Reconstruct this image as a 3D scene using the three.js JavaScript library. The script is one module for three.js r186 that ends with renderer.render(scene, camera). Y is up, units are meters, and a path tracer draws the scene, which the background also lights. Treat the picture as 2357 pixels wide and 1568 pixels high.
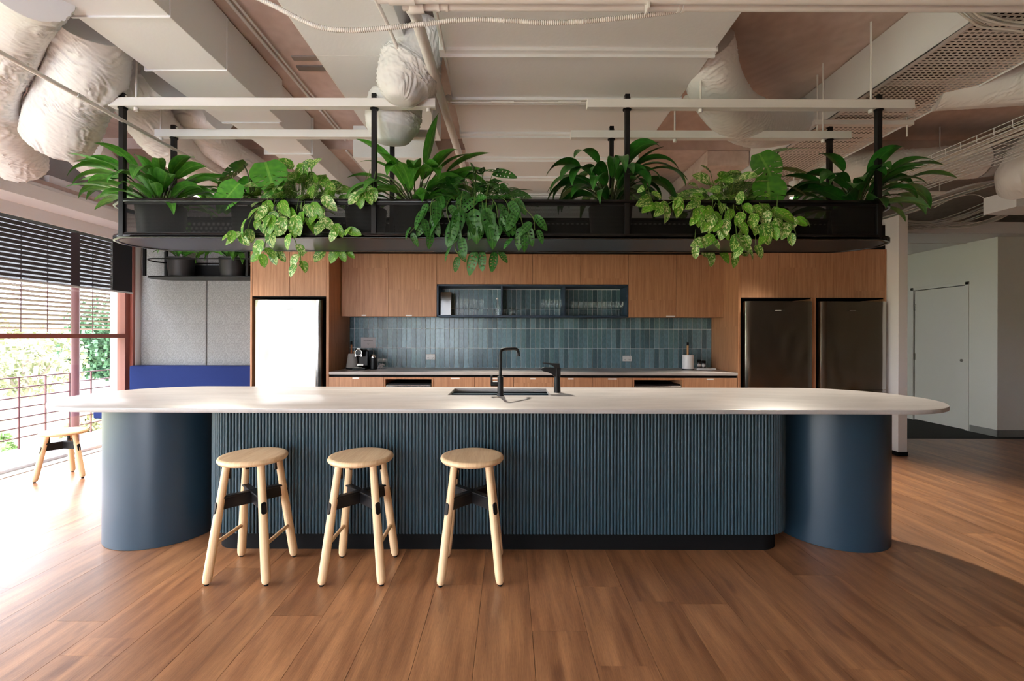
import * as THREE from 'three';
import { RoundedBoxGeometry } from 'three/addons/geometries/RoundedBoxGeometry.js';
import { mergeGeometries, mergeVertices, toCreasedNormals } from 'three/addons/utils/BufferGeometryUtils.js';
import { createNoise2D, createNoise3D } from 'simplex-noise';

// ---------------------------------------------------------------- camera, sky, sun, exposure
const F = 1047, CX = 1172, CY = 772, EYE = 1.32, ROLL = 0.0028;   // focal length and vanishing point in photo pixels
const scene = new THREE.Scene();
const camera = new THREE.PerspectiveCamera(2 * Math.atan(784 / F) * 180 / Math.PI, 2357 / 1568, 0.05, 400);
camera.position.set(0, EYE, 0);
camera.rotation.set(0, 0, ROLL);
camera.setViewOffset(2357, 1568, 1178.5 - CX, 784 - CY, 2357, 1568);

const renderer = new THREE.WebGLRenderer({ antialias: true });
renderer.toneMapping = THREE.LinearToneMapping;
renderer.toneMappingExposure = 2.2;
renderer.shadowMap.enabled = true;
renderer.shadowMap.type = THREE.PCFSoftShadowMap;

scene.background = new THREE.Color().setRGB(0.89, 0.94, 1.04);      // bright hazy sky
scene.backgroundIntensity = 8.0;

const sun = new THREE.DirectionalLight(new THREE.Color().setRGB(1, 0.95, 0.86), 5);
sun.position.set(18, 30, -6); sun.target.position.set(-14, 0, -12);
sun.castShadow = true; sun.shadow.mapSize.set(2048, 2048);
Object.assign(sun.shadow.camera, { left: -40, right: 40, top: 40, bottom: -40, near: 1, far: 120 });
scene.add(sun, sun.target);

// ---------------------------------------------------------------- helpers
let seed = 7;
const rnd = () => { seed = (seed + 0x6d2b79f5) | 0; let t = Math.imul(seed ^ (seed >>> 15), 1 | seed); t = (t + Math.imul(t ^ (t >>> 7), 61 | t)) ^ t; return ((t ^ (t >>> 14)) >>> 0) / 4294967296; };
const rr = (a, b) => a + (b - a) * rnd();
const n2 = createNoise2D(rnd), n3 = createNoise3D(rnd);
const V = (x, h, d) => new THREE.Vector3(x, h, -d);                 // right, up, depth into the room
const unroll = (px, py) => py - ROLL * (px - CX);
const P = (px, py, d) => V((px - CX) * d / F, EYE - (unroll(px, py) - CY) * d / F, d);   // photo pixel at a known depth
const lin = (hex) => new THREE.Color(hex);
const names = {};
const numbered = (n) => { const k = names[n] = (names[n] ?? -1) + 1; return k ? n + '_' + String(k).padStart(3, '0') : n; };
const shadow = (o) => { o.castShadow = o.receiveShadow = true; return o; };

function thing(name, label, category, base = V(0, 0, 0), group) {
  const o = new THREE.Group(); o.name = numbered(name); o.position.copy(base); scene.add(o);
  o.userData = { label, category }; if (group) o.userData.group = group;
  return o;
}
// a part given in world coordinates, stored relative to its thing's base
function part(parent, name, geo, mat, label) {
  const p = new THREE.Vector3(); let q = parent; while (q && q !== scene) { p.add(q.position); q = q.parent; }
  geo.translate(-p.x, -p.y, -p.z);
  const m = shadow(new THREE.Mesh(geo, mat)); m.name = name; parent.add(m);
  if (label) m.userData.label = label;
  return m;
}
// a part whose geometry may be shared: placed by position
function put(parent, name, geo, mat, pos, rot) {
  const m = shadow(new THREE.Mesh(geo, mat)); m.name = name; parent.add(m);
  if (pos) m.position.copy(pos).sub(parent.isScene ? new THREE.Vector3() : parent.position);
  if (rot) m.rotation.set(...rot);
  return m;
}
function single(name, label, category, geo, mat, group, base) {
  geo.computeBoundingBox(); const b = geo.boundingBox, c = base ?? new THREE.Vector3((b.min.x + b.max.x) / 2, b.min.y, (b.min.z + b.max.z) / 2);
  geo.translate(-c.x, -c.y, -c.z);
  const m = shadow(new THREE.Mesh(geo, mat)); m.name = numbered(name); m.position.copy(c); scene.add(m);
  m.userData = { label, category }; if (group) m.userData.group = group;
  return m;
}
function struct(name, geo, mat, parent) {
  const m = shadow(new THREE.Mesh(geo, mat)); m.name = name; (parent ?? scene).add(m);
  if (!parent) m.userData.kind = 'structure';
  return m;
}
function structGroup(name) { const g = new THREE.Group(); g.name = name; g.userData.kind = 'structure'; scene.add(g); return g; }

// uv in metres from the dominant axis of each face
function boxUV(g, su = 1, sv = 1, ou = 0, ov = 0) {
  if (g.index) { const ng = g.toNonIndexed(); g.copy(ng); g.setIndex(null); }
  const p = g.attributes.position, uv = new Float32Array(p.count * 2), a = new THREE.Vector3(), b = new THREE.Vector3(), c = new THREE.Vector3();
  for (let i = 0; i < p.count; i += 3) {
    a.fromBufferAttribute(p, i); b.fromBufferAttribute(p, i + 1).sub(a); c.fromBufferAttribute(p, i + 2).sub(a); b.cross(c);
    const x = Math.abs(b.x), y = Math.abs(b.y), z = Math.abs(b.z);
    for (let k = i; k < i + 3; k++) {
      const px = p.getX(k), py = p.getY(k), pz = p.getZ(k);
      const [u, v] = x >= y && x >= z ? [pz, py] : y >= z ? [px, pz] : [px, py];
      uv[k * 2] = u * su + ou; uv[k * 2 + 1] = v * sv + ov;
    }
  }
  g.setAttribute('uv', new THREE.BufferAttribute(uv, 2));
  return g;
}
// box between two corners: x0..x1, h0..h1, depth d0..d1
function B(x0, x1, h0, h1, d0, d1, r = 0.003) {
  const w = x1 - x0, h = h1 - h0, d = Math.abs(d1 - d0), rad = Math.min(r, w / 2.1, h / 2.1, d / 2.1);
  const g = rad > 0 ? new RoundedBoxGeometry(w, h, d, 1, rad) : new THREE.BoxGeometry(w, h, d);
  g.translate((x0 + x1) / 2, (h0 + h1) / 2, -(d0 + d1) / 2);
  return boxUV(g);
}
function rod(a, b, r, r2 = r, seg = 12) {
  const v = b.clone().sub(a), L = v.length(), g = new THREE.CylinderGeometry(r2, r, L, seg);
  g.translate(0, L / 2, 0); g.applyQuaternion(new THREE.Quaternion().setFromUnitVectors(new THREE.Vector3(0, 1, 0), v.normalize())); g.translate(a.x, a.y, a.z);
  return g;
}
function tube(pts, r, seg = 40, rad = 8, closed = false, tension = 0.5) {
  return new THREE.TubeGeometry(new THREE.CatmullRomCurve3(pts, closed, 'catmullrom', tension), seg, r, rad, closed);
}
function lathe(profile, seg = 24) { return new THREE.LatheGeometry(profile.map(([x, y]) => new THREE.Vector2(x, y)), seg); }
function stadium(shape, x0, x1, y0, y1) {   // a closed path with half-round ends, in x and y
  const r = (y1 - y0) / 2;
  shape.moveTo(x0 + r, y0); shape.lineTo(x1 - r, y0); shape.absarc(x1 - r, y0 + r, r, -Math.PI / 2, Math.PI / 2, false);
  shape.lineTo(x0 + r, y1); shape.absarc(x0 + r, y0 + r, r, Math.PI / 2, Math.PI * 1.5, false);
  return shape;
}
// extrude a plan shape (x, -z... depth as y) upwards from height h0 to h1
function slab(shape, h0, h1, bevel = 0.002, curve = 40) {
  const g = new THREE.ExtrudeGeometry(shape, { depth: h1 - h0 - 2 * bevel, bevelEnabled: bevel > 0, bevelSize: bevel, bevelThickness: bevel, bevelOffset: -bevel, bevelSegments: 2, curveSegments: curve });
  g.rotateX(-Math.PI / 2); g.translate(0, h0 + bevel, 0);            // shape y becomes -z, that is depth
  return g;
}
const merge = (a) => mergeGeometries(a.map((g) => { const n = g.index ? g.toNonIndexed() : g; for (const k of Object.keys(n.attributes)) if (!['position', 'normal', 'uv'].includes(k)) n.deleteAttribute(k); return n; }));

// ---------------------------------------------------------------- textures
function tex(w, h, f, { srgb = true, repeat = [1, 1], wrap = true } = {}) {
  const data = new Uint8Array(w * h * 4);
  for (let y = 0; y < h; y++) for (let x = 0; x < w; x++) {
    const c = f(x / w, y / h, x, y), o = (y * w + x) * 4;
    for (let k = 0; k < 3; k++) data[o + k] = Math.max(0, Math.min(255, c[k]));
    data[o + 3] = 255;
  }
  const t = new THREE.DataTexture(data, w, h);
  t.magFilter = THREE.LinearFilter; t.minFilter = THREE.LinearMipmapLinearFilter; t.generateMipmaps = true;
  if (wrap) t.wrapS = t.wrapT = THREE.RepeatWrapping;
  if (srgb) t.colorSpace = THREE.SRGBColorSpace;
  t.repeat.set(...repeat); t.needsUpdate = true;
  return t;
}
// noise that repeats in u and v
function tile2(u, v, fu, fv, s = 0) {
  const a = u * Math.PI * 2, b = v * Math.PI * 2, ru = fu / (2 * Math.PI), rv = fv / (2 * Math.PI);
  return n3(Math.cos(a) * ru + s, Math.sin(a) * ru + Math.cos(b) * rv * 0.7 - s, Math.sin(b) * rv + s * 0.7);
}
const mixc = (a, b, t) => a.map((x, k) => x + (b[k] - x) * t);
const std = (o) => new THREE.MeshStandardMaterial(o), phys = (o) => new THREE.MeshPhysicalMaterial(o);
const rgb = (r, g, b) => new THREE.Color().setRGB(r, g, b);

// floor boards: grain along v; 1.22 m by 2.44 m
const floorMap = tex(1024, 2048, (u, v) => {
  const col = Math.floor(u * 5), w = n2(u * 14 + col * 31, v * 2.2) * 0.5;
  const cath = Math.sin((u * 5 - col - 0.5 + 0.16 * n2(v * 1.7, col * 9)) * 26 * (0.6 + 0.5 * n2(v * 0.8 + col * 3, 4.4)) + n2(u * 20, v * 5) * 2.2 + v * 6 * n2(col, 8.8));
  const fine = n2(u * 420, v * 26) * 0.5 + n2(u * 190 + 5, v * 9) * 0.5;
  const broad = n2(u * 7 + 40, v * 1.6) * 0.6 + n2(u * 18 - 10, v * 3.5) * 0.4;
  const pore = Math.max(0, n2(u * 600, v * 40) - 0.45) * 1.2;
  let t = 0.5 + 0.26 * broad + 0.14 * cath * (0.5 + w) + 0.16 * fine;
  const kn = Math.max(0, n2(u * 5.2 + 77, v * 4.1 - 30) - 0.8) * 3.0;
  t -= pore * 0.35 + kn * 0.6;
  return mixc([112, 70, 44], [218, 160, 108], Math.max(0, Math.min(1, t)));
});
const floorBump = tex(512, 1024, (u, v) => { const c = 128 + 60 * (n2(u * 300, v * 22) * 0.6 + n2(u * 120, v * 120) * 0.6); return [c, c, c]; }, { srgb: false });
// oak veneer, upright grain; 0.6 m by 1.2 m
const oakMap = tex(1024, 1024, (u, v) => {
  const line = n2(u * 260, v * 3.2), broad = n2(u * 18, v * 0.9), mid = n2(u * 60 + 9, v * 1.8);
  const cath = Math.sin(u * 46 + 2.6 * n2(u * 3, v * 1.4) + 1.6 * n2(u * 7, v * 2.8 + 3));
  const pore = Math.max(0, n2(u * 400, v * 12 + 50) - 0.35);
  const t = 0.55 + 0.13 * broad + 0.13 * mid + 0.15 * line + 0.06 * cath - 0.5 * pore;
  return mixc([142, 95, 66], [208, 162, 124], Math.max(0, Math.min(1, t)));
});
const stoneMap = tex(512, 512, (u, v) => {
  const s = tile2(u, v, 3, 14, 2) * 0.5 + tile2(u, v, 9, 40, 6) * 0.3 + (rnd() - 0.5) * 0.22 + tile2(u, v, 60, 60, 1) * 0.14;
  return mixc([158, 153, 149], [196, 191, 188], 0.5 + 0.4 * s);
});
const feltMap = tex(256, 256, (u, v, x, y) => { const k = (x + y) % 4 < 2 ? 8 : -8, c = 142 + k + (rnd() - 0.5) * 60 + tile2(u, v, 12, 12, 3) * 12; return [c, c, c + 1]; });
const blueFabMap = tex(256, 256, (u, v, x, y) => { const k = (x % 4 < 2) !== (y % 4 < 2) ? 6 : -6, c = (rnd() - 0.5) * 26; return [27 + k * 0.7 + c * 0.5, 44 + k * 0.7 + c * 0.8, 100 + k + c]; });
const paintBump = tex(256, 256, (u, v) => { const c = 128 + 50 * tile2(u, v, 40, 40, 2) + 40 * (rnd() - 0.5); return [c, c, c]; }, { srgb: false });
const concreteMap = tex(512, 512, (u, v) => { const t = 0.5 + 0.25 * tile2(u, v, 5, 5, 4) + 0.2 * tile2(u, v, 22, 22, 9) + (rnd() - 0.5) * 0.12; return mixc([196, 175, 166], [224, 206, 198], t); });
// punched sheet for the planter: staggered round holes, one tile = 2 x 2 holes
const punch = tex(64, 112, (u, v) => {
  const x = u * 64, y = v * 112; let open = false;
  for (const [cx, cy] of [[0, 0], [64, 0], [0, 112], [64, 112], [32, 56]]) if (Math.hypot(x - cx, y - cy) < 17.5) open = true;
  const c = open ? 0 : 255; return [c, c, c];
}, { srgb: false });
// slotted tray: rows of slots
const slots = tex(128, 128, (u, v) => {
  const inside = (x, y) => Math.abs(x - 0.5) < 0.30 && Math.abs(y - 0.5) < 0.2;
  const open = inside((u * 2) % 1, v * 2 % 1);
  const c = open ? 0 : 255; return [c, c, c];
}, { srgb: false });
const pothosTex = (sd, lo, dark, pale) => tex(128, 128, (u, v) => {
  const x = Math.abs(u - 0.5) * 2, w = v - x * 0.5, streak = n2((u - 0.5) * 5 + sd, w * 7 + sd), m = n2(u * 3 + sd, v * 3 - sd), sp = n2(u * 22 + sd, w * 30);
  const t = Math.min(1, Math.max(0, (streak * 0.9 + m * 0.6 + sp * 0.3 - lo) * 5));
  let c = mixc(mixc(dark, dark.map((q) => q * 0.72), 0.5 + 0.5 * m), pale, t);
  if (x < 0.05) c = mixc(c, [168, 204, 104], 0.6);
  return c;
});
const broadMap = tex(128, 256, (u, v) => {
  const x = Math.abs(u - 0.5) * 2, side = Math.sin((v * 30 - x * 7)) * 0.5 + 0.5, m = n2(u * 4, v * 6);
  let c = mixc([48, 118, 36], [104, 176, 58], 0.45 + 0.25 * m + 0.14 * side);
  if (x < 0.07) c = mixc(c, [150, 196, 96], 0.6);
  return c;
});
const deepMap = tex(128, 256, (u, v) => {
  const x = Math.abs(u - 0.5) * 2, side = Math.sin((v * 26 - x * 8)) * 0.5 + 0.5, m = n2(u * 4 + 9, v * 6);
  let c = mixc([28, 86, 30], [60, 128, 42], 0.45 + 0.3 * m + 0.14 * side);
  if (x < 0.05) c = mixc(c, [110, 160, 80], 0.5);
  return c;
});

// ---------------------------------------------------------------- materials
const M = {
  floor: phys({ clearcoat: 0.5, clearcoatRoughness: 0.32, map: floorMap, roughness: 0.42, color: rgb(0.9, 0.9, 0.9), bumpMap: floorBump, bumpScale: 0.0006 }),
  floorDark: phys({ clearcoat: 0.5, clearcoatRoughness: 0.32, map: floorMap, roughness: 0.42, color: rgb(0.78, 0.76, 0.74), bumpMap: floorBump, bumpScale: 0.0006 }),
  floorLight: phys({ clearcoat: 0.5, clearcoatRoughness: 0.32, map: floorMap, roughness: 0.42, color: rgb(1, 1, 1), bumpMap: floorBump, bumpScale: 0.0006 }),
  subfloor: std({ color: rgb(0.05, 0.035, 0.025), roughness: 0.9 }),
  oak: std({ map: oakMap, roughness: 0.5 }),
  oakEdge: std({ map: oakMap, roughness: 0.5, color: rgb(1, 0.96, 0.9) }),
  stone: std({ map: stoneMap, roughness: 0.32 }),
  felt: std({ map: feltMap, roughness: 1 }),
  blueFabric: std({ map: blueFabMap, roughness: 1 }),
  white: std({ color: rgb(0.78, 0.785, 0.79), roughness: 0.6, bumpMap: paintBump, bumpScale: 0.0006 }),
  whitePaint: std({ color: rgb(0.78, 0.77, 0.76), roughness: 0.55 }),
  ductWhite: std({ color: rgb(0.775, 0.795, 0.815), roughness: 0.5, bumpMap: paintBump, bumpScale: 0.0008 }),
  ductCool: std({ color: rgb(0.74, 0.74, 0.75), roughness: 0.5 }),
  flex: std({ color: rgb(0.785, 0.795, 0.805), roughness: 0.42, side: THREE.DoubleSide }),
  flexGrey: std({ color: rgb(0.42, 0.42, 0.43), roughness: 0.35, metalness: 0.3, side: THREE.DoubleSide }),
  pipe: std({ color: rgb(0.77, 0.755, 0.745), roughness: 0.35 }),
  concrete: std({ map: concreteMap, roughness: 0.85 }),
  darkWall: std({ color: rgb(0.17, 0.13, 0.09), roughness: 0.6 }),
  corridor: std({ color: rgb(0.7, 0.695, 0.64), roughness: 0.7 }),
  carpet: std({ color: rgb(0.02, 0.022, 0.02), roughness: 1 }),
  black: phys({ color: rgb(0.008, 0.008, 0.009), roughness: 0.4, specularIntensity: 0.6 }),
  blackMatt: phys({ color: rgb(0.005, 0.005, 0.0055), roughness: 0.8, specularIntensity: 0.35 }),
  blackGloss: phys({ color: rgb(0.006, 0.006, 0.0065), roughness: 0.22, specularIntensity: 0.7 }),
  tray: std({ color: rgb(0.016, 0.016, 0.018), roughness: 0.3 }),
  mesh: phys({ specularIntensity: 0.4, color: rgb(0.005, 0.005, 0.0055), roughness: 0.65, alphaMap: punch, transparent: true, side: THREE.DoubleSide }),
  slotted: std({ color: rgb(0.76, 0.72, 0.69), roughness: 0.5, alphaMap: slots, transparent: true, side: THREE.DoubleSide }),
  blue: std({ color: rgb(0.020, 0.046, 0.072), roughness: 0.36 }),
  blueRib: std({ color: rgb(0.020, 0.050, 0.068), roughness: 0.33 }),
  navy: std({ color: rgb(0.022, 0.045, 0.085), roughness: 0.45 }),
  beech: null,
  steel: phys({ color: rgb(0.46, 0.445, 0.42), roughness: 0.2, metalness: 1 }),
  chrome: std({ color: rgb(0.8, 0.8, 0.8), roughness: 0.08, metalness: 1 }),
  grout: std({ color: rgb(0.78, 0.82, 0.84), roughness: 0.9 }),
  glass: phys({ color: rgb(0.98, 0.99, 0.99), roughness: 0.0, transmission: 1, thickness: 0, ior: 1.5, side: THREE.DoubleSide }),
  pane: phys({ color: rgb(0.98, 0.98, 0.98), roughness: 0.0, transmission: 1, thickness: 0, ior: 1.45 }),
  salmon: std({ color: rgb(0.30, 0.105, 0.08), roughness: 0.4 }),
  salmonDark: std({ color: rgb(0.30, 0.085, 0.06), roughness: 0.4 }),
  maroon: std({ color: rgb(0.16, 0.055, 0.06), roughness: 0.5 }),
  alu: std({ color: rgb(0.7, 0.71, 0.72), roughness: 0.4, metalness: 0.4 }),
  pot: std({ color: rgb(0.022, 0.021, 0.022), roughness: 0.55 }),
  soil: std({ color: rgb(0.02, 0.014, 0.01), roughness: 1 }),
  blind: std({ color: rgb(0.022, 0.023, 0.03), roughness: 0.9, transparent: true, opacity: 0.955, side: THREE.DoubleSide }),
  stem: std({ color: rgb(0.13, 0.24, 0.05), roughness: 0.5 }),
  stemDark: std({ color: rgb(0.045, 0.07, 0.02), roughness: 0.6 }),
  broad: phys({ map: broadMap, roughness: 0.4, transmission: 0.2, thickness: 0, side: THREE.DoubleSide }),
  broadDeep: phys({ map: deepMap, roughness: 0.38, transmission: 0.15, thickness: 0, side: THREE.DoubleSide }),
  monstera: phys({ map: broadMap, roughness: 0.32, transmission: 0.15, thickness: 0, side: THREE.DoubleSide, color: rgb(0.85, 0.95, 0.75) }),
  cable: std({ color: rgb(0.74, 0.72, 0.68), roughness: 0.6 }),
  cableDark: std({ color: rgb(0.5, 0.5, 0.46), roughness: 0.6 }),
  sticker: std({ color: rgb(0.8, 0.78, 0.76), roughness: 0.6 }),
  paper: std({ color: rgb(0.72, 0.69, 0.68), roughness: 0.8 }),
};
M.pothos = [[3, 0.25, [102, 182, 42], [222, 240, 156]], [11, 0.05, [94, 170, 46], [230, 242, 182]], [19, 0.5, [112, 190, 44], [212, 234, 138]], [27, 0.15, [76, 150, 40], [208, 230, 148]]].map((a) => phys({ map: pothosTex(...a), roughness: 0.36, transmission: 0.22, thickness: 0, side: THREE.DoubleSide }));
const beechMap = tex(256, 512, (u, v) => { const t = 0.5 + 0.2 * n2(u * 30, v * 2) + 0.16 * n2(u * 90, v * 6) + 0.14 * n2(u * 8, v * 1.2); return mixc([222, 182, 134], [250, 222, 182], t); });
M.beech = std({ map: beechMap, roughness: 0.48 });

// ================================================================= THE ROOM
const WX = -4.77, BACK = 5.87, REAR = -4.2, EAST = 9.2, SLAB = 3.36, SLAB2 = 3.25, FAR = 9.4;
{ // ---- floor: boards one by one
  const floor = structGroup('floor');
  struct('subfloor', boxUV(new THREE.BoxGeometry(EAST - WX + 0.4, 0.2, FAR - REAR + 0.4).translate((EAST + WX) / 2, -0.105, -(FAR + REAR) / 2)), M.subfloor, floor);
  const PW = 0.244, X0 = -1.846;
  const joints = { };
  for (let k = Math.floor((WX - X0) / PW); ; k++) {
    const xa = Math.max(WX, X0 + k * PW), xb = X0 + (k + 1) * PW; if (xa > 7.6) break;
    const L = 1.85; let d = 0.9 - ((Math.abs(k * 0.618 + 0.37) % 1) * L) - 0.2;
    if (k === 9) d = 2.39 - L; if (k === -13) d = 2.03 - L; if (k === 8) d = 2.03 - L;
    while (d < BACK) {
      const a = Math.max(d, 0.2), b = Math.min(d + L, BACK); d += L;
      if (b - a < 0.02) continue;
      const g = new THREE.BoxGeometry(xb - xa - 0.0016, 0.012, b - a - 0.0016); g.translate((xa + xb) / 2, -0.006, -(a + b) / 2);
      const off = Math.floor(rr(0, 5)) / 5, ov = rr(0, 1), flip = rnd() < 0.5 ? 1 : -1, p = g.attributes.position, uv = g.attributes.uv;
      for (let i = 0; i < p.count; i++) uv.setXY(i, off + (p.getX(i) - xa) / 1.22 * flip, ov - p.getZ(i) / 2.44);
      struct('plank', g, [M.floor, M.floor, M.floorDark, M.floorLight][Math.floor(rr(0, 4))], floor);
    }
  }
  // boards out of sight behind the camera, one even field
  const rest = boxUV(new THREE.BoxGeometry(EAST - WX, 0.012, 0.2 - REAR).translate((EAST + WX) / 2, -0.006, -(0.2 + REAR) / 2), 0.82, 0.41);
  struct('floor_field', rest, M.floor, floor);
  struct('floor_field', boxUV(new THREE.BoxGeometry(EAST - 7.694, 0.012, BACK - 0.2).translate((EAST + 7.694) / 2, -0.006, -(BACK + 0.2) / 2), 0.82, 0.41), M.floor, floor);
  struct('carpet', B(4.39, EAST, -0.012, 0.001, BACK, FAR, 0), M.carpet, floor);
}
{ // ---- ceiling slab with its deeper far bay
  const c = structGroup('ceiling');
  struct('slab', boxUV(new THREE.BoxGeometry(EAST - WX + 1.2, 0.3, 4.73 - REAR + 0.3).translate((EAST + WX) / 2 - 0.3, SLAB + 0.15, -(4.73 + REAR - 0.3) / 2), 0.5, 0.5), M.concrete, c);
  struct('deep_slab', boxUV(new THREE.BoxGeometry(EAST - WX + 1.2, 0.45, FAR - 4.73 + 0.3).translate((EAST + WX) / 2 - 0.3, SLAB2 + 0.225, -(4.73 + FAR + 0.3) / 2), 0.5, 0.5), M.concrete, c);
}
struct('wall_back', B(WX - 0.2, 4.39, 0, SLAB2, BACK, BACK + 0.16, 0), M.white);
struct('wall_front', B(-1.3, EAST + 0.2, 0, SLAB, REAR - 0.2, REAR, 0), M.darkWall);
struct('wall_front_head', B(WX - 0.2, -1.3, 2.5, SLAB, REAR - 0.2, REAR, 0), M.white);
struct('wall_front_end', B(WX - 0.2, -4.3, 0, 2.5, REAR - 0.2, REAR, 0), M.white);
struct('wall_right', B(EAST, EAST + 0.2, 0, SLAB, REAR, FAR, 0), M.darkWall);
{ // nib wall beside the tall fridge, with its black skirting
  struct('wall_nib', B(4.293, 4.393, 0.045, 2.66, 5.016, BACK, 0.002), M.whitePaint);
  struct('baseboard_nib', B(4.288, 4.398, 0, 0.045, 5.011, BACK, 0.001), M.blackMatt);
}
{ // ---- corridor past the kitchen: side wall with door, front return, low ceiling
  const cx = 6.43, dz = 5.99;
  struct('wall_corridor', B(cx, cx + 0.12, 0, 2.636, dz + 0.12, 6.36, 0), M.corridor);
  struct('wall_corridor_far', B(cx, cx + 0.12, 0, 2.636, 7.28, FAR, 0), M.corridor);
  struct('wall_corridor_over', B(cx, cx + 0.12, 2.09, 2.636, 6.36, 7.28, 0), M.corridor);
  struct('wall_return', B(cx, EAST, 0, 2.636, dz, dz + 0.12, 0), M.corridor);
  struct('wall_far', B(WX, EAST, 0, SLAB2, FAR, FAR + 0.15, 0), M.corridor);
  struct('baseboard_corridor', B(cx - 0.012, cx, 0.001, 0.09, dz - 0.012, 6.34, 0.001), std({ color: rgb(0.2, 0.2, 0.18), roughness: 0.6 }));
  struct('baseboard_return', B(cx - 0.012, EAST, 0.001, 0.09, dz - 0.012, dz, 0.001), std({ color: rgb(0.2, 0.2, 0.18), roughness: 0.6 }));
  const door = structGroup('door_1');
  const doorMat = std({ color: rgb(0.7, 0.69, 0.64), roughness: 0.55 });
  struct('door_leaf', B(cx + 0.01, cx + 0.05, 0.008, 2.04, 6.42, 7.22, 0.002), doorMat, door);
  struct('door_frame', merge([B(cx - 0.012, cx + 0.1, 0, 2.09, 6.36, 6.41, 0.002), B(cx - 0.012, cx + 0.1, 0, 2.09, 7.23, 7.28, 0.002), B(cx - 0.012, cx + 0.1, 2.048, 2.09, 6.36, 7.28, 0.002)]), doorMat, door);
  for (const h of [0.3, 1.0, 1.78]) struct('hinge', B(cx - 0.006, cx + 0.012, h - 0.05, h + 0.05, 7.2, 7.235, 0.002), M.steel, door);
  struct('lock', new THREE.CylinderGeometry(0.02, 0.02, 0.012, 16).rotateZ(Math.PI / 2).translate(cx + 0.006, 0.98, -6.47), M.steel, door);
  struct('ceiling_corridor', B(4.393, EAST, 2.636, 2.68, 5.81, FAR, 0), M.white);
  struct('trim_1', B(4.393, EAST, 2.64, 2.78, 5.79, 5.81, 0.001), M.white);
  for (let k = 0; k < 3; k++) struct('trim_' + (2 + k), B(4.393, cx, 2.626, 2.636, 6.4 + k * 0.9, 6.425 + k * 0.9, 0.001), M.whitePaint);
}
// ---- window wall on the left
const bays = [[REAR, -2.27], [-2.27, 0.4], [0.4, 3.07], [3.07, 5.75]];
struct('wall_left_head', B(WX - 0.3, WX, 2.5, SLAB, REAR, 5.9, 0), M.white);
struct('wall_left_end', B(WX - 0.3, WX, 0, 2.5, 5.78, 6.05, 0), M.whitePaint);
bays.forEach(([a, b], i) => {
  const w = structGroup('window_' + (i + 1));
  struct('jamb', merge([B(WX - 0.10, WX - 0.0, 0.03, 2.5, b - 0.10, b, 0.004), B(WX - 0.10, WX, 0.03, 2.5, a, a + 0.05, 0.004)]), M.salmon, w);
  struct('jamb_stop', B(WX - 0.0, WX + 0.045, 0.03, 2.5, b - 0.035, b + 0.0, 0.004), M.salmonDark, w);
  struct('transom', B(WX - 0.09, WX + 0.0, 1.275, 1.325, a + 0.04, b - 0.09, 0.004), M.salmonDark, w);
  struct('glass_pane', B(WX - 0.066, WX - 0.060, 0.04, 1.28, a + 0.04, b - 0.09, 0), M.pane, w);
  struct('glass_pane', B(WX - 0.066, WX - 0.060, 1.32, 2.5, a + 0.04, b - 0.09, 0), M.pane, w);
  struct('bottom_track', B(WX - 0.12, WX + 0.02, -0.01, 0.035, a, b, 0.002), M.alu, w);
  struct('floor_strip', B(WX + 0.04, WX + 0.055, 0, 0.004, a, b, 0.001), M.blackMatt, w);
  struct('track_cover', B(WX + 0.02, WX + 0.16, 0, 0.006, a, b, 0.001), M.whitePaint, w);
});
[[-4.3, -2.8], [-2.8, -1.3]].forEach(([a, b], i) => {
  const w = structGroup('window_' + (5 + i));
  struct('jamb', merge([B(a, a + 0.06, 0.03, 2.5, REAR - 0.12, REAR, 0.004), B(b - 0.06, b, 0.03, 2.5, REAR - 0.12, REAR, 0.004)]), M.salmon, w);
  struct('transom', B(a + 0.06, b - 0.06, 1.275, 1.325, REAR - 0.1, REAR - 0.01, 0.004), M.salmonDark, w);
  struct('glass_pane', B(a + 0.05, b - 0.05, 0.04, 1.28, REAR - 0.066, REAR - 0.06, 0), M.pane, w);
  struct('glass_pane', B(a + 0.05, b - 0.05, 1.32, 2.5, REAR - 0.066, REAR - 0.06, 0), M.pane, w);
  struct('bottom_track', B(a, b, -0.01, 0.035, REAR - 0.13, REAR, 0.002), M.alu, w);
});
struct('trim_5', B(WX, WX + 0.05, 0, 2.48, 5.75, 5.86, 0.003), M.whitePaint);
{ // bulkhead over the windows with its air slot
  struct('trim_6', B(-4.37, -4.08, 2.48, 2.60, REAR, BACK, 0.003), M.white);
  struct('trim_7', B(-4.40, -4.37, 2.37, 2.72, REAR, BACK, 0.002), M.white);
  struct('trim_8', B(WX, -4.40, 2.66, 2.70, REAR, BACK, 0.002), M.white);
  struct('trim_9', B(-4.16, -4.13, 2.60, 2.645, REAR, BACK, 0.002), M.alu);
  struct('trim_10', B(-4.105, -4.085, 2.60, 2.625, REAR, BACK, 0.002), M.alu);
  struct('trim_11', B(-4.13, -4.105, 2.597, 2.606, REAR, BACK, 0.001), M.blackMatt);
  const pb = thing('air_plenum', 'painted perforated sheet metal air plenum resting behind the window bulkhead', 'plenum', V(-4.25, 2.645, 4.4));
  part(pb, 'sheet', B(-4.34, -4.17, 2.645, 2.78, 2.6, 3.98, 0.002), M.ductWhite);
  part(pb, 'sheet', B(-4.34, -4.17, 2.645, 2.76, 4.12, 5.3, 0.002), M.ductWhite);
  part(pb, 'rail', B(-4.17, -4.155, 2.645, 2.69, 2.4, 5.6, 0.002), M.concrete);
}
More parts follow.
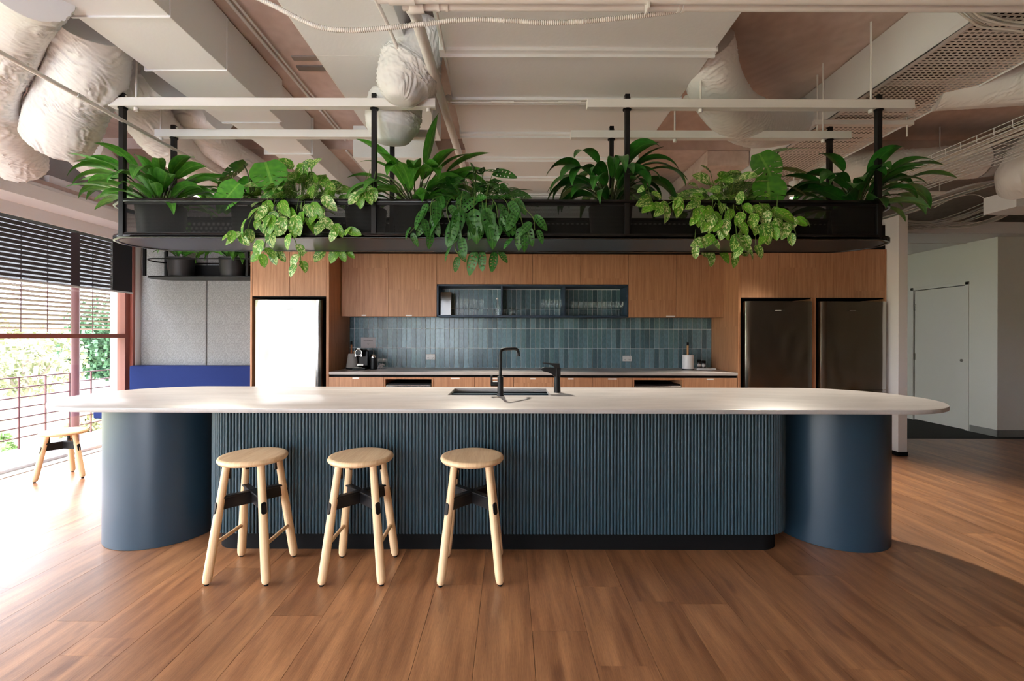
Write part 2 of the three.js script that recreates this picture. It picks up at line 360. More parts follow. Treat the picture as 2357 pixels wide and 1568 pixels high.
{ // roller blind in the last bay
  const b = thing('roller_blind', 'dark charcoal sunscreen roller blind half lowered over the far window', 'blind', V(-4.62, 1.83, 4.4));
  const g = new THREE.PlaneGeometry(2.66, 0.66, 1, 1).rotateY(Math.PI / 2).translate(-4.62, 2.16, -4.24);
  part(b, 'fabric', g, M.blind);
  part(b, 'hem_bar', B(-4.63, -4.61, 1.815, 1.835, 2.91, 5.575, 0.004), M.alu);
  part(b, 'roller', rod(V(-4.66, 2.5, 2.91), V(-4.66, 2.5, 5.57), 0.03), M.alu);
  part(b, 'side_band', B(-4.622, -4.618, 1.835, 2.49, 5.30, 5.57, 0), std({ color: rgb(0.02, 0.021, 0.026), roughness: 0.9 }));
}

// ================================================================= OUTSIDE
{
  const deck = thing('balcony_deck', 'perforated metal balcony deck outside the window', 'deck', V(-5.35, -0.1, 3));
  part(deck, 'grating', B(-5.88, -4.9, -0.08, -0.05, -5, 9, 0), std({ color: rgb(0.20, 0.17, 0.18), roughness: 0.6 }));
  for (let k = 0; k < 5; k++) part(deck, 'joist', B(-5.86, -4.92, -0.2, -0.08, 2.2 + k * 1.4, 2.26 + k * 1.4, 0.003), M.maroon);
  const rail = thing('balcony_railing', 'maroon steel balcony railing with thin horizontal bars outside the window', 'railing', V(-5.85, -0.05, 6));
  for (let k = 0; k < 18; k++) { const d = 3.87 + k * 0.312; part(rail, 'post', B(-5.858, -5.842, -0.05, 0.80, d - 0.008, d + 0.008, 0.002), M.maroon); }
  for (let k = 0; k < 7; k++) part(rail, 'bar', rod(V(-5.85, 0.08 + k * 0.12, 3.5), V(-5.85, 0.08 + k * 0.12, 9.2), 0.008, 0.008, 6), M.maroon);
  const lou = thing('sun_louvre', 'dark horizontal sun louvre blades hung outside the window', 'louvre', V(-5.85, 1.36, 6));
  for (let k = 0; k < 26; k++) {
    const g = new THREE.BoxGeometry(0.11, 0.006, 5.8); g.rotateZ(0.16); g.translate(-5.87, 1.39 + k * 0.057, -6.35);
    part(lou, 'blade', g, M.maroon);
  }
  for (let k = 0; k < 18; k++) { const d = 3.87 + k * 0.312; part(lou, 'hanger', rod(V(-5.83, 1.34, d), V(-5.83, 2.86, d), 0.005, 0.005, 6), M.maroon); }
  single('steel_column', 'round maroon steel column standing on the balcony', 'column', rod(V(-5.55, -0.08, 5.82), V(-5.55, 3.6, 5.82), 0.042, 0.042, 24), M.maroon);
  // sloping garden, wall, house, trees
  const terr = new THREE.PlaneGeometry(150, 150, 80, 80).rotateX(-Math.PI / 2);
  const tp = terr.attributes.position, hOf = (x, z) => -4.4 + Math.max(0, -x - 14) * 0.13 + 0.6 * n2(x * 0.1, z * 0.1) + 0.2 * n2(x * 0.5, z * 0.5);
  for (let i = 0; i < tp.count; i++) { const x = tp.getX(i) - 82, z = tp.getZ(i) - 15; tp.setXYZ(i, x, hOf(x, z), z); }
  terr.computeVertexNormals();
  const grassMap = tex(512, 512, (u, v) => { const t = 0.5 + 0.4 * tile2(u, v, 12, 12, 3) + 0.3 * tile2(u, v, 50, 50, 5); return mixc([104, 114, 80], [178, 168, 138], t); }, { repeat: [20, 20] });
  struct('ground_outside', terr, std({ map: grassMap, roughness: 1 }));
  single('retaining_wall', 'long low stone garden wall across the slope outside', 'wall', boxUV(new THREE.BoxGeometry(0.5, 1.3, 60)).translate(-26, -1.8, -22), std({ color: rgb(0.42, 0.4, 0.38), roughness: 0.9 }));
  const house = thing('garden_pavilion', 'pale flat roofed pavilion among the trees outside', 'building', V(-27.6, -2.4, 27));
  const cream = std({ color: rgb(0.8, 0.75, 0.66), roughness: 0.9 });
  part(house, 'wall', boxUV(new THREE.BoxGeometry(3.2, 3.4, 4)).translate(-29.2, -1, -30.5), cream);
  part(house, 'roof', boxUV(new THREE.BoxGeometry(4.0, 0.25, 4.8)).translate(-29.2, 0.9, -30.5), cream);
  part(house, 'chimney', boxUV(new THREE.BoxGeometry(0.7, 1.2, 0.7)).translate(-28.5, 1.5, -29.5), cream);
  for (const z of [-29.6, -30.6, -31.4]) part(house, 'window', boxUV(new THREE.BoxGeometry(0.06, 0.9, 0.5)).translate(-27.58, -0.6, z), std({ color: rgb(0.2, 0.22, 0.24), roughness: 0.3 }));
  const leafG = new THREE.PlaneGeometry(0.1, 0.15);
  function tree(name, label, x, z, crown, ch, dark, n) {
    const y0 = hOf(x, z), t = thing(name, label, 'tree', new THREE.Vector3(x, y0, z), 'trees in the garden outside');
    const mat = std({ color: dark, roughness: 0.8, side: THREE.DoubleSide });
    part(t, 'trunk', rod(new THREE.Vector3(x, y0, z), new THREE.Vector3(x + 0.2, ch, z), 0.16, 0.08), std({ color: rgb(0.3, 0.24, 0.2), roughness: 0.9 }));
    for (let k = 0; k < 5; k++) part(t, 'branch', rod(new THREE.Vector3(x + 0.1, ch - crown * 0.7, z), new THREE.Vector3(x + rr(-1, 1) * crown * 0.8, ch + rr(-0.2, 0.6) * crown, z + rr(-1, 1) * crown * 0.8), 0.07, 0.03, 7), std({ color: rgb(0.3, 0.24, 0.2), roughness: 0.9 }));
    const gs = [];
    for (let k = 0; k < n * 3.5; k++) {
      let a, b, c; do { a = rr(-1, 1); b = rr(-1, 1); c = rr(-1, 1); } while (a * a + b * b + c * c > 1 || n3(a * 2.2 + x, b * 2.2, c * 2.2 + z) < -0.15);
      const g = leafG.clone(); g.scale(1 + crown * 0.14, 1 + crown * 0.14, 1); g.rotateX(rr(0, 6)); g.rotateY(rr(0, 6)); g.translate(x + a * crown, ch + b * crown * 0.75, z + c * crown); gs.push(g);
    }
    const f = part(t, 'foliage', merge(gs), mat); f.userData.kind = 'stuff';
    return t;
  }
  tree('tree', 'broad dark green fig tree beyond the balcony railing', -22.0, -26, 2.8, 0.7, rgb(0.07, 0.16, 0.075), 2600);
  tree('tree', 'pale open tree with grey branches left of the fig', -29, -22.5, 2.4, 0.4, rgb(0.26, 0.3, 0.16), 900);
  tree('tree', 'sparse pale tree in front of the garden wall', -21, -19.6, 2.2, 0.2, rgb(0.3, 0.32, 0.18), 700);
  ['nearest the balcony', 'second in the row', 'third in the row', 'at the far end of the row'].forEach((w, k) => tree('tree', 'tall dense tree of the row screening the street, ' + w, -12.5 - k * 6.5, 31 + k * 2, 5.2, 2.6, rgb(0.13, 0.17, 0.1), 2600));
  tree('tree', 'tall blue green tree behind the garden wall', -36, -42, 4.2, 2.0, rgb(0.16, 0.24, 0.17), 1800);
  tree('tree', 'yellowish tree on the far slope', -42, -33, 4.0, 1.6, rgb(0.36, 0.34, 0.16), 1400);
  tree('tree', 'round bright green shrub below the railing', -12.9, -10.9, 0.8, -1.6, rgb(0.16, 0.27, 0.09), 900);
  tree('tree', 'straw coloured shrub below the railing', -11.9, -13.2, 0.8, -2.2, rgb(0.4, 0.36, 0.18), 900);
  tree('tree', 'olive green shrub on the slope by the column', -14.0, -15.6, 1.0, -2.1, rgb(0.24, 0.26, 0.12), 900);
}

// ================================================================= BACK KITCHEN
const BF = 5.173, UF = 5.53, GX0 = -2.05, GX1 = 2.604, CABT = 2.31;
const xb = (px) => (px - CX) * BF / F, xu = (px) => (px - CX) * UF / F;
let oakN = 0;
function oak(x0, x1, h0, h1, d0, d1, r = 0.0015) { const g = B(x0, x1, h0, h1, d0, d1, r); oakN++; return boxUV(g, 1 / 0.6, 1 / 1.2, (oakN * 0.37) % 1, (oakN * 0.61) % 1); }
{ // ---- tiled splashback, tile by tile
  const w = thing('tiled_splashback', 'blue grey glazed finger tile splashback between bench and wall cupboards', 'splashback', V(0.27, 0.9, BACK));
  part(w, 'grout_bed', B(GX0 - 0.01, GX1 + 0.01, 0.88, 1.96, BACK - 0.012, BACK, 0), M.grout);
  const tw = 0.0613, th = 0.2525, gap = 0.0058;
  const tones = [[0.115, 0.2, 0.235], [0.145, 0.245, 0.285], [0.09, 0.16, 0.19], [0.18, 0.29, 0.335], [0.13, 0.23, 0.25], [0.075, 0.135, 0.16]];
  const mats = tones.map((c, k) => std({ map: tex(64, 128, (u, v) => { const t = n2(u * 2.2 + k * 9, v * 4 + k) * 0.5 + n2(u * 6, v * 14 + k * 7) * 0.3 + (rnd() - 0.5) * 0.2, e = 1 + 0.34 * t; return c.map((x) => 255 * Math.pow(x * e, 1 / 2.2)); }), roughness: 0.24 }));
  const geos = {};
  const tileGeo = (h) => geos[h.toFixed(3)] ??= new RoundedBoxGeometry(tw - gap, h - gap, 0.009, 1, 0.0015);
  const n = Math.floor((GX1 - GX0) / tw + 0.5), x0 = GX1 - n * tw;
  for (let i = 0; i < n; i++) {
    const x = x0 + (i + 0.5) * tw, cub = x > -0.9 && x < 1.47;
    if (x - tw / 2 < GX0 - 0.02) continue;
    for (let r = 0; r < (cub ? 4 : 3); r++) {
      const h0 = 0.9 + r * th, h = r === 3 ? 0.252 : (!cub && r === 2) ? 0.2 : th;
      const m = put(w, 'tile', tileGeo(h), mats[Math.floor(rr(0, mats.length))], V(x, h0 + h / 2, BACK - 0.0135 + rr(-0.0004, 0.0004)));
    }
  }
}
function labelStrip(parent, x, h, d, w) { part(parent, 'label_sticker', B(x - w / 2, x + w / 2, h - 0.008, h + 0.008, d - 0.0016, d, 0), M.sticker); }
{ // ---- wall cupboards
  const e = [785, 894, 1005, 1115.5, 1225.5, 1336, 1446, 1556, 1666].map(xu);
  const lab = ['tall oak wall cupboard next to the left fridge tower', 'tall oak wall cupboard left of the open glass shelves', 'short oak cupboard over the left end of the glass shelves', 'short oak cupboard over the bottle shelf', 'short oak cupboard over the middle glass shelf', 'short oak cupboard over the wine glasses', 'tall oak wall cupboard right of the open glass shelves', 'tall oak wall cupboard next to the right fridge tower'];
  for (let k = 0; k < 8; k++) {
    const short = k > 1 && k < 6, h0 = short ? 1.94 : 1.545, c = thing('wall_cupboard', lab[k], 'cupboard', V((e[k] + e[k + 1]) / 2, h0, UF + 0.15), 'oak wall cupboards');
    part(c, 'carcass', oak(e[k] + 0.001, e[k + 1] - 0.001, h0 + 0.004, CABT, UF + 0.02, BACK - 0.02), M.oak);
    part(c, 'door', oak(e[k] + 0.0018, e[k + 1] - 0.0018, h0, CABT - 0.002, UF, UF + 0.018), M.oak);
    if (k === 0) labelStrip(c, xu(837.5), h0 + 0.012, UF, 0.055);
    if (k === 1) labelStrip(c, xu(941), h0 + 0.012, UF, 0.075);
    if (k === 6) labelStrip(c, xu(1543), h0 + 0.01, UF, 0.105);
  }
  // open shelves
  const s = thing('open_shelf', 'navy open shelf box with three bays of glassware set into the oak cupboards', 'shelf', V(0.28, 1.54, UF + 0.15));
  const x0 = xu(1005) + 0.001, x1 = xu(1446) - 0.001, t = 0.022;
  part(s, 'top_board', B(x0, x1, 1.938 - t, 1.938, UF - 0.004, BACK - 0.02), M.navy);
  part(s, 'bottom_board', B(x0, x1, 1.54, 1.54 + t, UF - 0.004, BACK - 0.02), M.navy);
  for (const x of [x0, x1 - t]) part(s, 'side_board', B(x, x + t, 1.54, 1.938, UF - 0.004, BACK - 0.02), M.navy);
  for (const px of [1154.5, 1299]) part(s, 'divider', B(xu(px) - t / 2, xu(px) + t / 2, 1.555, 1.925, UF - 0.002, BACK - 0.02), M.navy);
}
{ // ---- black bulkhead above the cupboards
  single('bulkhead_panel', 'black panel above the oak cupboards', 'panel', B(-2.945, 4.29, CABT + 0.002, 2.59, BF + 0.02, BACK - 0.01, 0.002), M.blackMatt);
}
// ---- fridge towers
function fridge(label, x0, x1, top, d) {
  const f = thing('fridge', label, 'fridge', V((x0 + x1) / 2, 0.02, d + 0.35), 'stainless steel upright fridges');
  part(f, 'body', B(x0 + 0.012, x1 - 0.012, 0.02, top - 0.01, d + 0.07, BACK - 0.06, 0.004), M.blackMatt);
  // gently bowed doors
  for (const [a, b] of [[0.72, top], [0.06, 0.712]]) {
    const W = x1 - x0, nx = 24, ny = 16, g = new THREE.BoxGeometry(W, b - a, 0.06, nx, ny, 1), p = g.attributes.position;
    for (let i = 0; i < p.count; i++) {
      const u = p.getX(i) / W * 2, v = p.getY(i) / (b - a) * 2, z = p.getZ(i);
      if (z > 0) { const e = Math.min(1, (1 - Math.abs(u)) * W / 2 / 0.02); p.setZ(i, z - 0.016 * (1 - Math.sqrt(Math.max(0, 1 - (1 - e) ** 2))) - 0.004 * u * u + 0.0016 * n2(u * 1.6 + x0 * 7, v * 1.3 + a) * e); }
    }
    g.computeVertexNormals(); g.translate((x0 + x1) / 2, (a + b) / 2, -(d + 0.03));
    part(f, 'door', g, M.steel);
  }
  part(f, 'door_seal', B(x0 + 0.006, x1 - 0.006, 0.06, top - 0.004, d + 0.06, d + 0.07, 0.002), M.black);
  return f;
}
function badge(f, x, h, d, dark) {
  const c = document.createElement('canvas'); c.width = 512; c.height = 48; const q = c.getContext('2d');
  q.clearRect(0, 0, 512, 48); q.fillStyle = '#fff'; q.font = 'bold 30px sans-serif'; q.textAlign = 'center'; q.textBaseline = 'middle';
  q.fillStyle = '#000'; q.fillRect(0, 0, 512, 48); q.fillStyle = '#fff'; q.fillText('FISHER & PAYKEL', 256, 26);
  const t = new THREE.CanvasTexture(c);
  part(f, 'badge', new THREE.PlaneGeometry(0.15, 0.014).translate(x, h, -(d - 0.003)), std({ color: dark ? rgb(0.08, 0.08, 0.08) : rgb(0.55, 0.53, 0.5), alphaMap: t, transparent: true, roughness: 0.5 }), dark ? 'small dark maker lettering' : 'small pale maker lettering');
}
{
  const L0 = -2.945, t = 0.02;
  const tower = thing('fridge_tower', 'oak fridge housing with two top doors beside the grey felt wall', 'cabinet', V(-2.5, 0, 5.5));
  part(tower, 'side_panel', oak(L0, L0 + t, 0, CABT, BF, BACK - 0.001), M.oakEdge);
  part(tower, 'side_panel', oak(-2.082, GX0, 0, CABT, BF, BACK - 0.001), M.oakEdge);
  const mx = xb(666);
  part(tower, 'door', oak(L0 + t + 0.002, mx - 0.0018, 1.757, CABT - 0.002, BF + 0.002, BF + 0.02), M.oak);
  part(tower, 'door', oak(mx + 0.0018, -2.084, 1.757, CABT - 0.002, BF + 0.002, BF + 0.02), M.oak);
  part(tower, 'carcass', B(L0 + t, -2.084, 1.745, CABT - 0.003, BF + 0.022, BACK - 0.002, 0), M.blackMatt);
  part(tower, 'recess_lining', B(L0 + t, -2.084, 0.0, 1.745, BACK - 0.03, BACK - 0.002, 0), M.blackMatt);
  const f = fridge('stainless fridge in the oak tower beside the blue banquette', -2.862, -2.118, 1.712, 5.11);
  badge(f, -2.46, 1.607, 5.11, true);

  const R1 = 4.29, m0 = 3.44, m1 = 3.49;
  const tw2 = thing('fridge_tower', 'oak housing with four top doors over two steel fridges beside the white nib wall', 'cabinet', V(3.5, 0, 5.5));
  part(tw2, 'side_panel', oak(GX1, GX1 + 0.03, 0, CABT, BF, BACK - 0.001), M.oakEdge);
  part(tw2, 'middle_panel', oak(m0, m1, 0, 1.76, BF, BACK - 0.001), M.oakEdge);
  part(tw2, 'side_panel', oak(R1 - 0.02, R1, 0, CABT, BF, BACK - 0.001), M.oakEdge);
  const e = [GX1 + 0.03, xb(1792), xb(1878.5), xb(1966), R1 - 0.02];
  for (let k = 0; k < 4; k++) part(tw2, 'door', oak(e[k] + 0.0018, e[k + 1] - 0.0018, 1.757, CABT - 0.002, BF + 0.002, BF + 0.02), M.oak);
  part(tw2, 'carcass', B(GX1 + 0.03, R1 - 0.02, 1.745, CABT - 0.003, BF + 0.022, BACK - 0.002, 0), M.blackMatt);
  part(tw2, 'recess_lining', B(GX1 + 0.03, R1 - 0.02, 0.0, 1.745, BACK - 0.03, BACK - 0.002, 0), M.blackMatt);
  const f1 = fridge('stainless fridge next to the tiled kitchen recess in the right tower', 2.662, 3.415, 1.712, 5.11);
  badge(f1, 3.02, 1.607, 5.11, false);
  const f2 = fridge('stainless fridge next to the white nib wall', 3.512, 4.255, 1.712, 5.11);
  badge(f2, 3.86, 1.607, 5.11, false);
}
{ // ---- bench
  single('bench_top', 'pale stone bench top along the tiled splashback', 'worktop', boxUV(B(GX0 + 0.001, GX1 - 0.001, 0.868, 0.9, BF, BACK - 0.013, 0.002), 0.6, 0.6), M.stone);
  single('shadow_rail', 'black finger pull rail under the back bench top', 'rail', B(GX0 + 0.002, GX1 - 0.002, 0.84, 0.868, BF + 0.03, BF + 0.06, 0.001), M.blackMatt);
  const units = [[757, 883, 819, 'at the left end of the back bench', 0.075], [998, 1093, 1048, 'right of the left dishwasher', 0.1], [1093, 1183, 1141, 'behind the sink tap, second from the left dishwasher', 0.07], [1183, 1272.5, 1227, 'in the middle of the back bench', 0.06], [1272.5, 1364, 1314, 'behind the short boiling water tap', 0.065], [1364, 1456, 1410, 'left of the right dishwasher', 0.1], [1575, 1698, 1635, 'at the right end of the back bench', 0.08]];
  for (const [a, b, l, where, lw] of units) {
    const x0 = xb(a) + 0.002, x1 = xb(b) - 0.002, c = thing('base_cupboard', 'oak base cupboard ' + where, 'cupboard', V((x0 + x1) / 2, 0, 5.5), 'oak base cupboards');
    part(c, 'carcass', oak(x0, x1, 0.1, 0.838, BF + 0.022, BACK - 0.014), M.oak);
    part(c, 'door', oak(x0, x1, 0.11, 0.838, BF + 0.002, BF + 0.02), M.oak);
    part(c, 'kickboard', B(x0 - 0.002, x1 + 0.002, 0, 0.1, BF + 0.06, BF + 0.075, 0.001), M.blackMatt);
    labelStrip(c, xb(l), 0.826, BF + 0.002, lw);
  }
  for (const [a, b, where] of [[883, 998, 'left of the sink tap'], [1456, 1575, 'right of the short tap']]) {
    const x0 = xb(a), x1 = xb(b), n = thing('appliance_housing', 'oak lined niche for the dishwasher ' + where, 'cabinet', V((x0 + x1) / 2, 0, 5.5), 'dishwasher niches');
    part(n, 'top_rail', oak(x0, x1, 0.815, 0.838, BF + 0.002, BACK - 0.014), M.oakEdge);
    for (const x of [x0 + 0.002, x1 - 0.022]) part(n, 'side_panel', oak(x, x + 0.02, 0, 0.815, BF + 0.002, BACK - 0.014), M.oakEdge);
    const dw = thing('dishwasher', 'stainless steel dishwasher in the niche ' + where, 'dishwasher', V((x0 + x1) / 2, 0.02, 5.5), 'built in dishwashers');
    part(dw, 'body', B(x0 + 0.03, x1 - 0.03, 0.02, 0.765, BF + 0.03, BACK - 0.1, 0.003), M.black);
    part(dw, 'door', B(x0 + 0.028, x1 - 0.028, 0.06, 0.70, BF + 0.004, BF + 0.03, 0.004), M.steel);
    part(dw, 'handle_bar', B(x0 + 0.03, x1 - 0.03, 0.715, 0.748, BF - 0.002, BF + 0.03, 0.006), M.steel);
  }
}
{ // ---- grey felt wall panels, banquette and its plant shelf
  for (const [a, b, w] of [[-4.715, -3.875, 'by the window'], [-3.868, -2.95, 'against the fridge tower']])
    single('felt_wall_panel', 'grey felt upholstered wall panel ' + w, 'wall panel', boxUV(B(a, b, 0.5, 3.2, BACK - 0.05, BACK - 0.004, 0.012), 4, 4), M.felt);
  const s = thing('banquette', 'navy blue upholstered banquette seat along the grey felt wall', 'banquette', V(-3.85, 0, 5.5));
  part(s, 'backrest', boxUV(B(-4.735, -2.96, 0.47, 0.93, 5.66, 5.81, 0.025), 5, 5), M.blueFabric);
  part(s, 'seat', boxUV(B(-4.66, -2.96, 0.37, 0.47, 5.09, 5.70, 0.02), 5, 5), M.blueFabric);
  part(s, 'plinth', B(-4.64, -2.97, 0, 0.37, 5.2, 5.8, 0.004), M.oak);
  const sh = thing('plant_shelf', 'black metal framed plant shelf fixed to the grey felt wall', 'shelf', V(-3.7, 2.0, 5.6));
  const shape = new THREE.Shape(); shape.moveTo(-2.95, 5.80); shape.lineTo(-4.41 + 0.17, 5.80); shape.absarc(-4.41 + 0.17, 5.62, 0.18, Math.PI / 2, Math.PI * 1.5, false); shape.lineTo(-2.95, 5.44); shape.closePath();
  part(sh, 'base_plate', slab(shape, 2.005, 2.022, 0.002), M.black);
  const ring = []; for (let k = 0; k <= 20; k++) { const a = Math.PI * (0.5 + k / 20); ring.push(V(-4.23 + 0.185 * Math.cos(a), 2.225, 5.62 + 0.185 * Math.sin(a))); }
  part(sh, 'guard_rail', tube([V(-2.95, 2.225, 5.805), ...ring, V(-2.95, 2.225, 5.435)], 0.009, 90, 6, false, 0), M.black);
  for (const [x, d] of [[-4.37, 5.45], [-4.37, 5.79], [-3.14, 5.45]]) part(sh, 'post', B(x - 0.014, x + 0.014, 2.02, 3.2, d - 0.014, d + 0.014, 0.002), M.black);
  part(sh, 'back_panel', B(-4.2, -2.952, 2.022, 2.2, 5.79, 5.805, 0.001), M.black);
}

// ================================================================= ISLAND
const rc = 0.2, IX0 = -1.888, IX1 = 1.758, IF = 2.75, IB = 3.5;
{
  const top = new THREE.Shape(); stadium(top, -2.963, 2.826, 2.587, 3.695);
  const hole = new THREE.Path(); hole.moveTo(-0.429, 3.187); hole.lineTo(-0.429, 3.59); hole.lineTo(0.293, 3.59); hole.lineTo(0.293, 3.187); hole.closePath(); top.holes.push(hole);
  const g = slab(top, 0.875, 0.9, 0.0025, 60); boxUV(g, 0.6, 0.6);
  single('island_worktop', 'long pale stone island worktop with rounded ends and a sink cutout', 'worktop', toCreasedNormals(g, 0.6), M.stone);
  const body = thing('fluted_island', 'blue fluted island cabinet with rounded corners on a black plinth', 'island', V(-0.065, 0, 3.12));
  const rect = (x0, x1, y0, y1, r) => { const s = new THREE.Shape(); s.moveTo(x0 + r, y0); s.lineTo(x1 - r, y0); s.absarc(x1 - r, y0 + r, r, -Math.PI / 2, 0, false); s.lineTo(x1, y1 - r); s.absarc(x1 - r, y1 - r, r, 0, Math.PI / 2, false); s.lineTo(x0 + r, y1); s.absarc(x0 + r, y1 - r, r, Math.PI / 2, Math.PI, false); s.lineTo(x0, y0 + r); s.absarc(x0 + r, y0 + r, r, Math.PI, Math.PI * 1.5, false); return s; };
  const inset = 0.007;
  const coreShape = rect(IX0 + inset, IX1 - inset, IF + inset, IB - inset, rc - inset); { const h = new THREE.Path(); h.moveTo(-0.46, 3.15); h.lineTo(-0.46, 3.48); h.lineTo(0.32, 3.48); h.lineTo(0.32, 3.15); h.closePath(); }
  part(body, 'core', slab(coreShape, 0.117, 0.70, 0, 24), M.blueRib);
  const wallShape = rect(IX0 + inset, IX1 - inset, IF + inset, IB - inset, rc - inset), inner = new THREE.Path();
  { const p = rect(IX0 + 0.03, IX1 - 0.03, IF + 0.03, IB - 0.03, rc - 0.03).getPoints(24).reverse(); inner.setFromPoints(p); wallShape.holes.push(inner); }
  part(body, 'upper_core', slab(wallShape, 0.70, 0.875, 0, 24), M.blueRib);
  part(body, 'plinth', slab(rect(IX0 + 0.053, IX1 - 0.053, IF + 0.053, IB - 0.053, rc - 0.053), 0, 0.117, 0, 24), M.blackMatt);
  // ribs: front, both corners and both ends (those in view), each a half round stave
  const pitch = 0.0203, rg = new THREE.CylinderGeometry(0.0088, 0.0088, 0.757, 9, 1, true, -Math.PI / 2 - 0.35, Math.PI + 0.7);
  const path = [];
  const x0 = IX0 + rc, x1 = IX1 - rc, front = x1 - x0, arc = rc * Math.PI / 2;
  const at = (s) => {   // arc length from the middle of the front, to the right positive
    const sg = Math.sign(s), a = Math.abs(s), c = (x0 + x1) / 2, half = front / 2, o = rc - inset;
    if (a <= half) return [c + s, IF + inset, 0];
    if (a <= half + arc) { const t = (a - half) / rc; return [c + sg * (half + o * Math.sin(t)), IF + rc - o * Math.cos(t), sg * t]; }
    return [c + sg * (half + o), IF + rc + (a - half - arc), sg * Math.PI / 2];
  };
  const nMax = Math.floor((front / 2 + arc + 0.22) / pitch);
  for (let k = -nMax; k <= nMax; k++) { const [x, d, t] = at(k * pitch); put(body, 'rib', rg, M.blueRib, V(x, 0.117 + 0.757 / 2, d), [0, t, 0]); }

  for (const [x, l] of [[-2.33, 'smooth blue round island leg on the window side'], [2.177, 'smooth blue round island leg on the corridor side']])
    single('round_column', l, 'column', lathe([[0, 0], [0.328, 0], [0.33, 0.003], [0.33, 0.872], [0.328, 0.875], [0, 0.875]], 96).translate(x, 0, -3.097), M.blue, 'round island legs');

  // sink
  const s = thing('sink', 'black undermount sink in the island worktop', 'sink', V(-0.07, 0.70, 3.39));
  const sx0 = -0.435, sx1 = 0.299, sd0 = 3.181, sd1 = 3.596;
  part(s, 'basin', merge([B(sx0 - 0.01, sx0, 0.70, 0.874, sd0, sd1, 0), B(sx1, sx1 + 0.01, 0.70, 0.874, sd0, sd1, 0), B(sx0, sx1, 0.70, 0.874, sd0 - 0.01, sd0, 0), B(sx0, sx1, 0.70, 0.874, sd1, sd1 + 0.01, 0), B(sx0, sx1, 0.70, 0.71, sd0, sd1, 0)]), M.black);
  part(s, 'drain', new THREE.CylinderGeometry(0.045, 0.045, 0.006, 24).translate(-0.07, 0.713, -3.42), M.chrome);
  // mixer tap
  const tb = P(1152, 911.5, 3.165), bx = tb.x, dz = 3.165;
  const t = thing('sink_mixer', 'tall black sink mixer with square bent spout and side lever', 'tap', V(bx, 0.9, dz));
  part(t, 'base_flange', new THREE.CylinderGeometry(0.024, 0.025, 0.006, 28).translate(bx, 0.903, -dz), M.black);
  part(t, 'body', rod(V(bx, 0.9, dz), V(bx, 1.035, dz), 0.0205, 0.0205, 28), M.black);
  const tp = 1.222;
  part(t, 'spout', tube([V(bx, 1.03, dz), V(bx, 1.1, dz), V(bx, 1.17, dz), V(bx + 0.001, tp - 0.025, dz), V(bx + 0.008, tp - 0.007, dz + 0.006), V(bx + 0.025, tp, dz + 0.02), V(bx + 0.06, tp + 0.001, dz + 0.07), V(bx + 0.10, tp + 0.001, dz + 0.13), V(bx + 0.118, tp - 0.006, dz + 0.155), V(bx + 0.127, tp - 0.024, dz + 0.168), V(bx + 0.130, tp - 0.055, dz + 0.172)], 0.0105, 80, 14), M.black);
  part(t, 'valve', rod(V(bx - 0.015, 0.982, dz), V(bx - 0.066, 0.982, dz), 0.0175, 0.0175, 24), M.black);
  part(t, 'lever', B(bx - 0.068, bx - 0.054, 0.97, 1.04, dz - 0.007, dz + 0.007, 0.002), M.black);
  // boiling water tap
  const b2 = P(1283, 902.5, 3.35), x2 = b2.x, e2 = 3.35;
  const h = thing('boiling_water_tap', 'short black boiling water tap with flat lever right of the sink', 'tap', V(x2, 0.9, e2));
  part(h, 'body', rod(V(x2, 0.9, e2), V(x2 - 0.004, 1.075, e2), 0.0255, 0.021, 28), M.black);
  const sp = new THREE.Shape(); sp.moveTo(0.02, 1.08); sp.lineTo(-0.10, 1.082); sp.quadraticCurveTo(-0.122, 1.078, -0.118, 1.068); sp.lineTo(-0.10, 1.058); sp.quadraticCurveTo(-0.04, 1.05, -0.022, 1.02); sp.lineTo(0.02, 1.02); sp.closePath();
  part(h, 'spout', new THREE.ExtrudeGeometry(sp, { depth: 0.034, bevelEnabled: true, bevelSize: 0.003, bevelThickness: 0.003, bevelSegments: 2 }).translate(x2, 0, -e2 - 0.017), M.black);
  const lv = new THREE.Shape(); lv.moveTo(0.016, 1.083); lv.lineTo(0.014, 1.112); lv.lineTo(-0.03, 1.114); lv.lineTo(-0.105, 1.119); lv.lineTo(-0.105, 1.114); lv.lineTo(-0.045, 1.104); lv.lineTo(-0.02, 1.085); lv.closePath();
  part(h, 'lever', new THREE.ExtrudeGeometry(lv, { depth: 0.026, bevelEnabled: true, bevelSize: 0.001, bevelThickness: 0.001, bevelSegments: 1 }).translate(x2, 0, -e2 - 0.013), M.black);
}
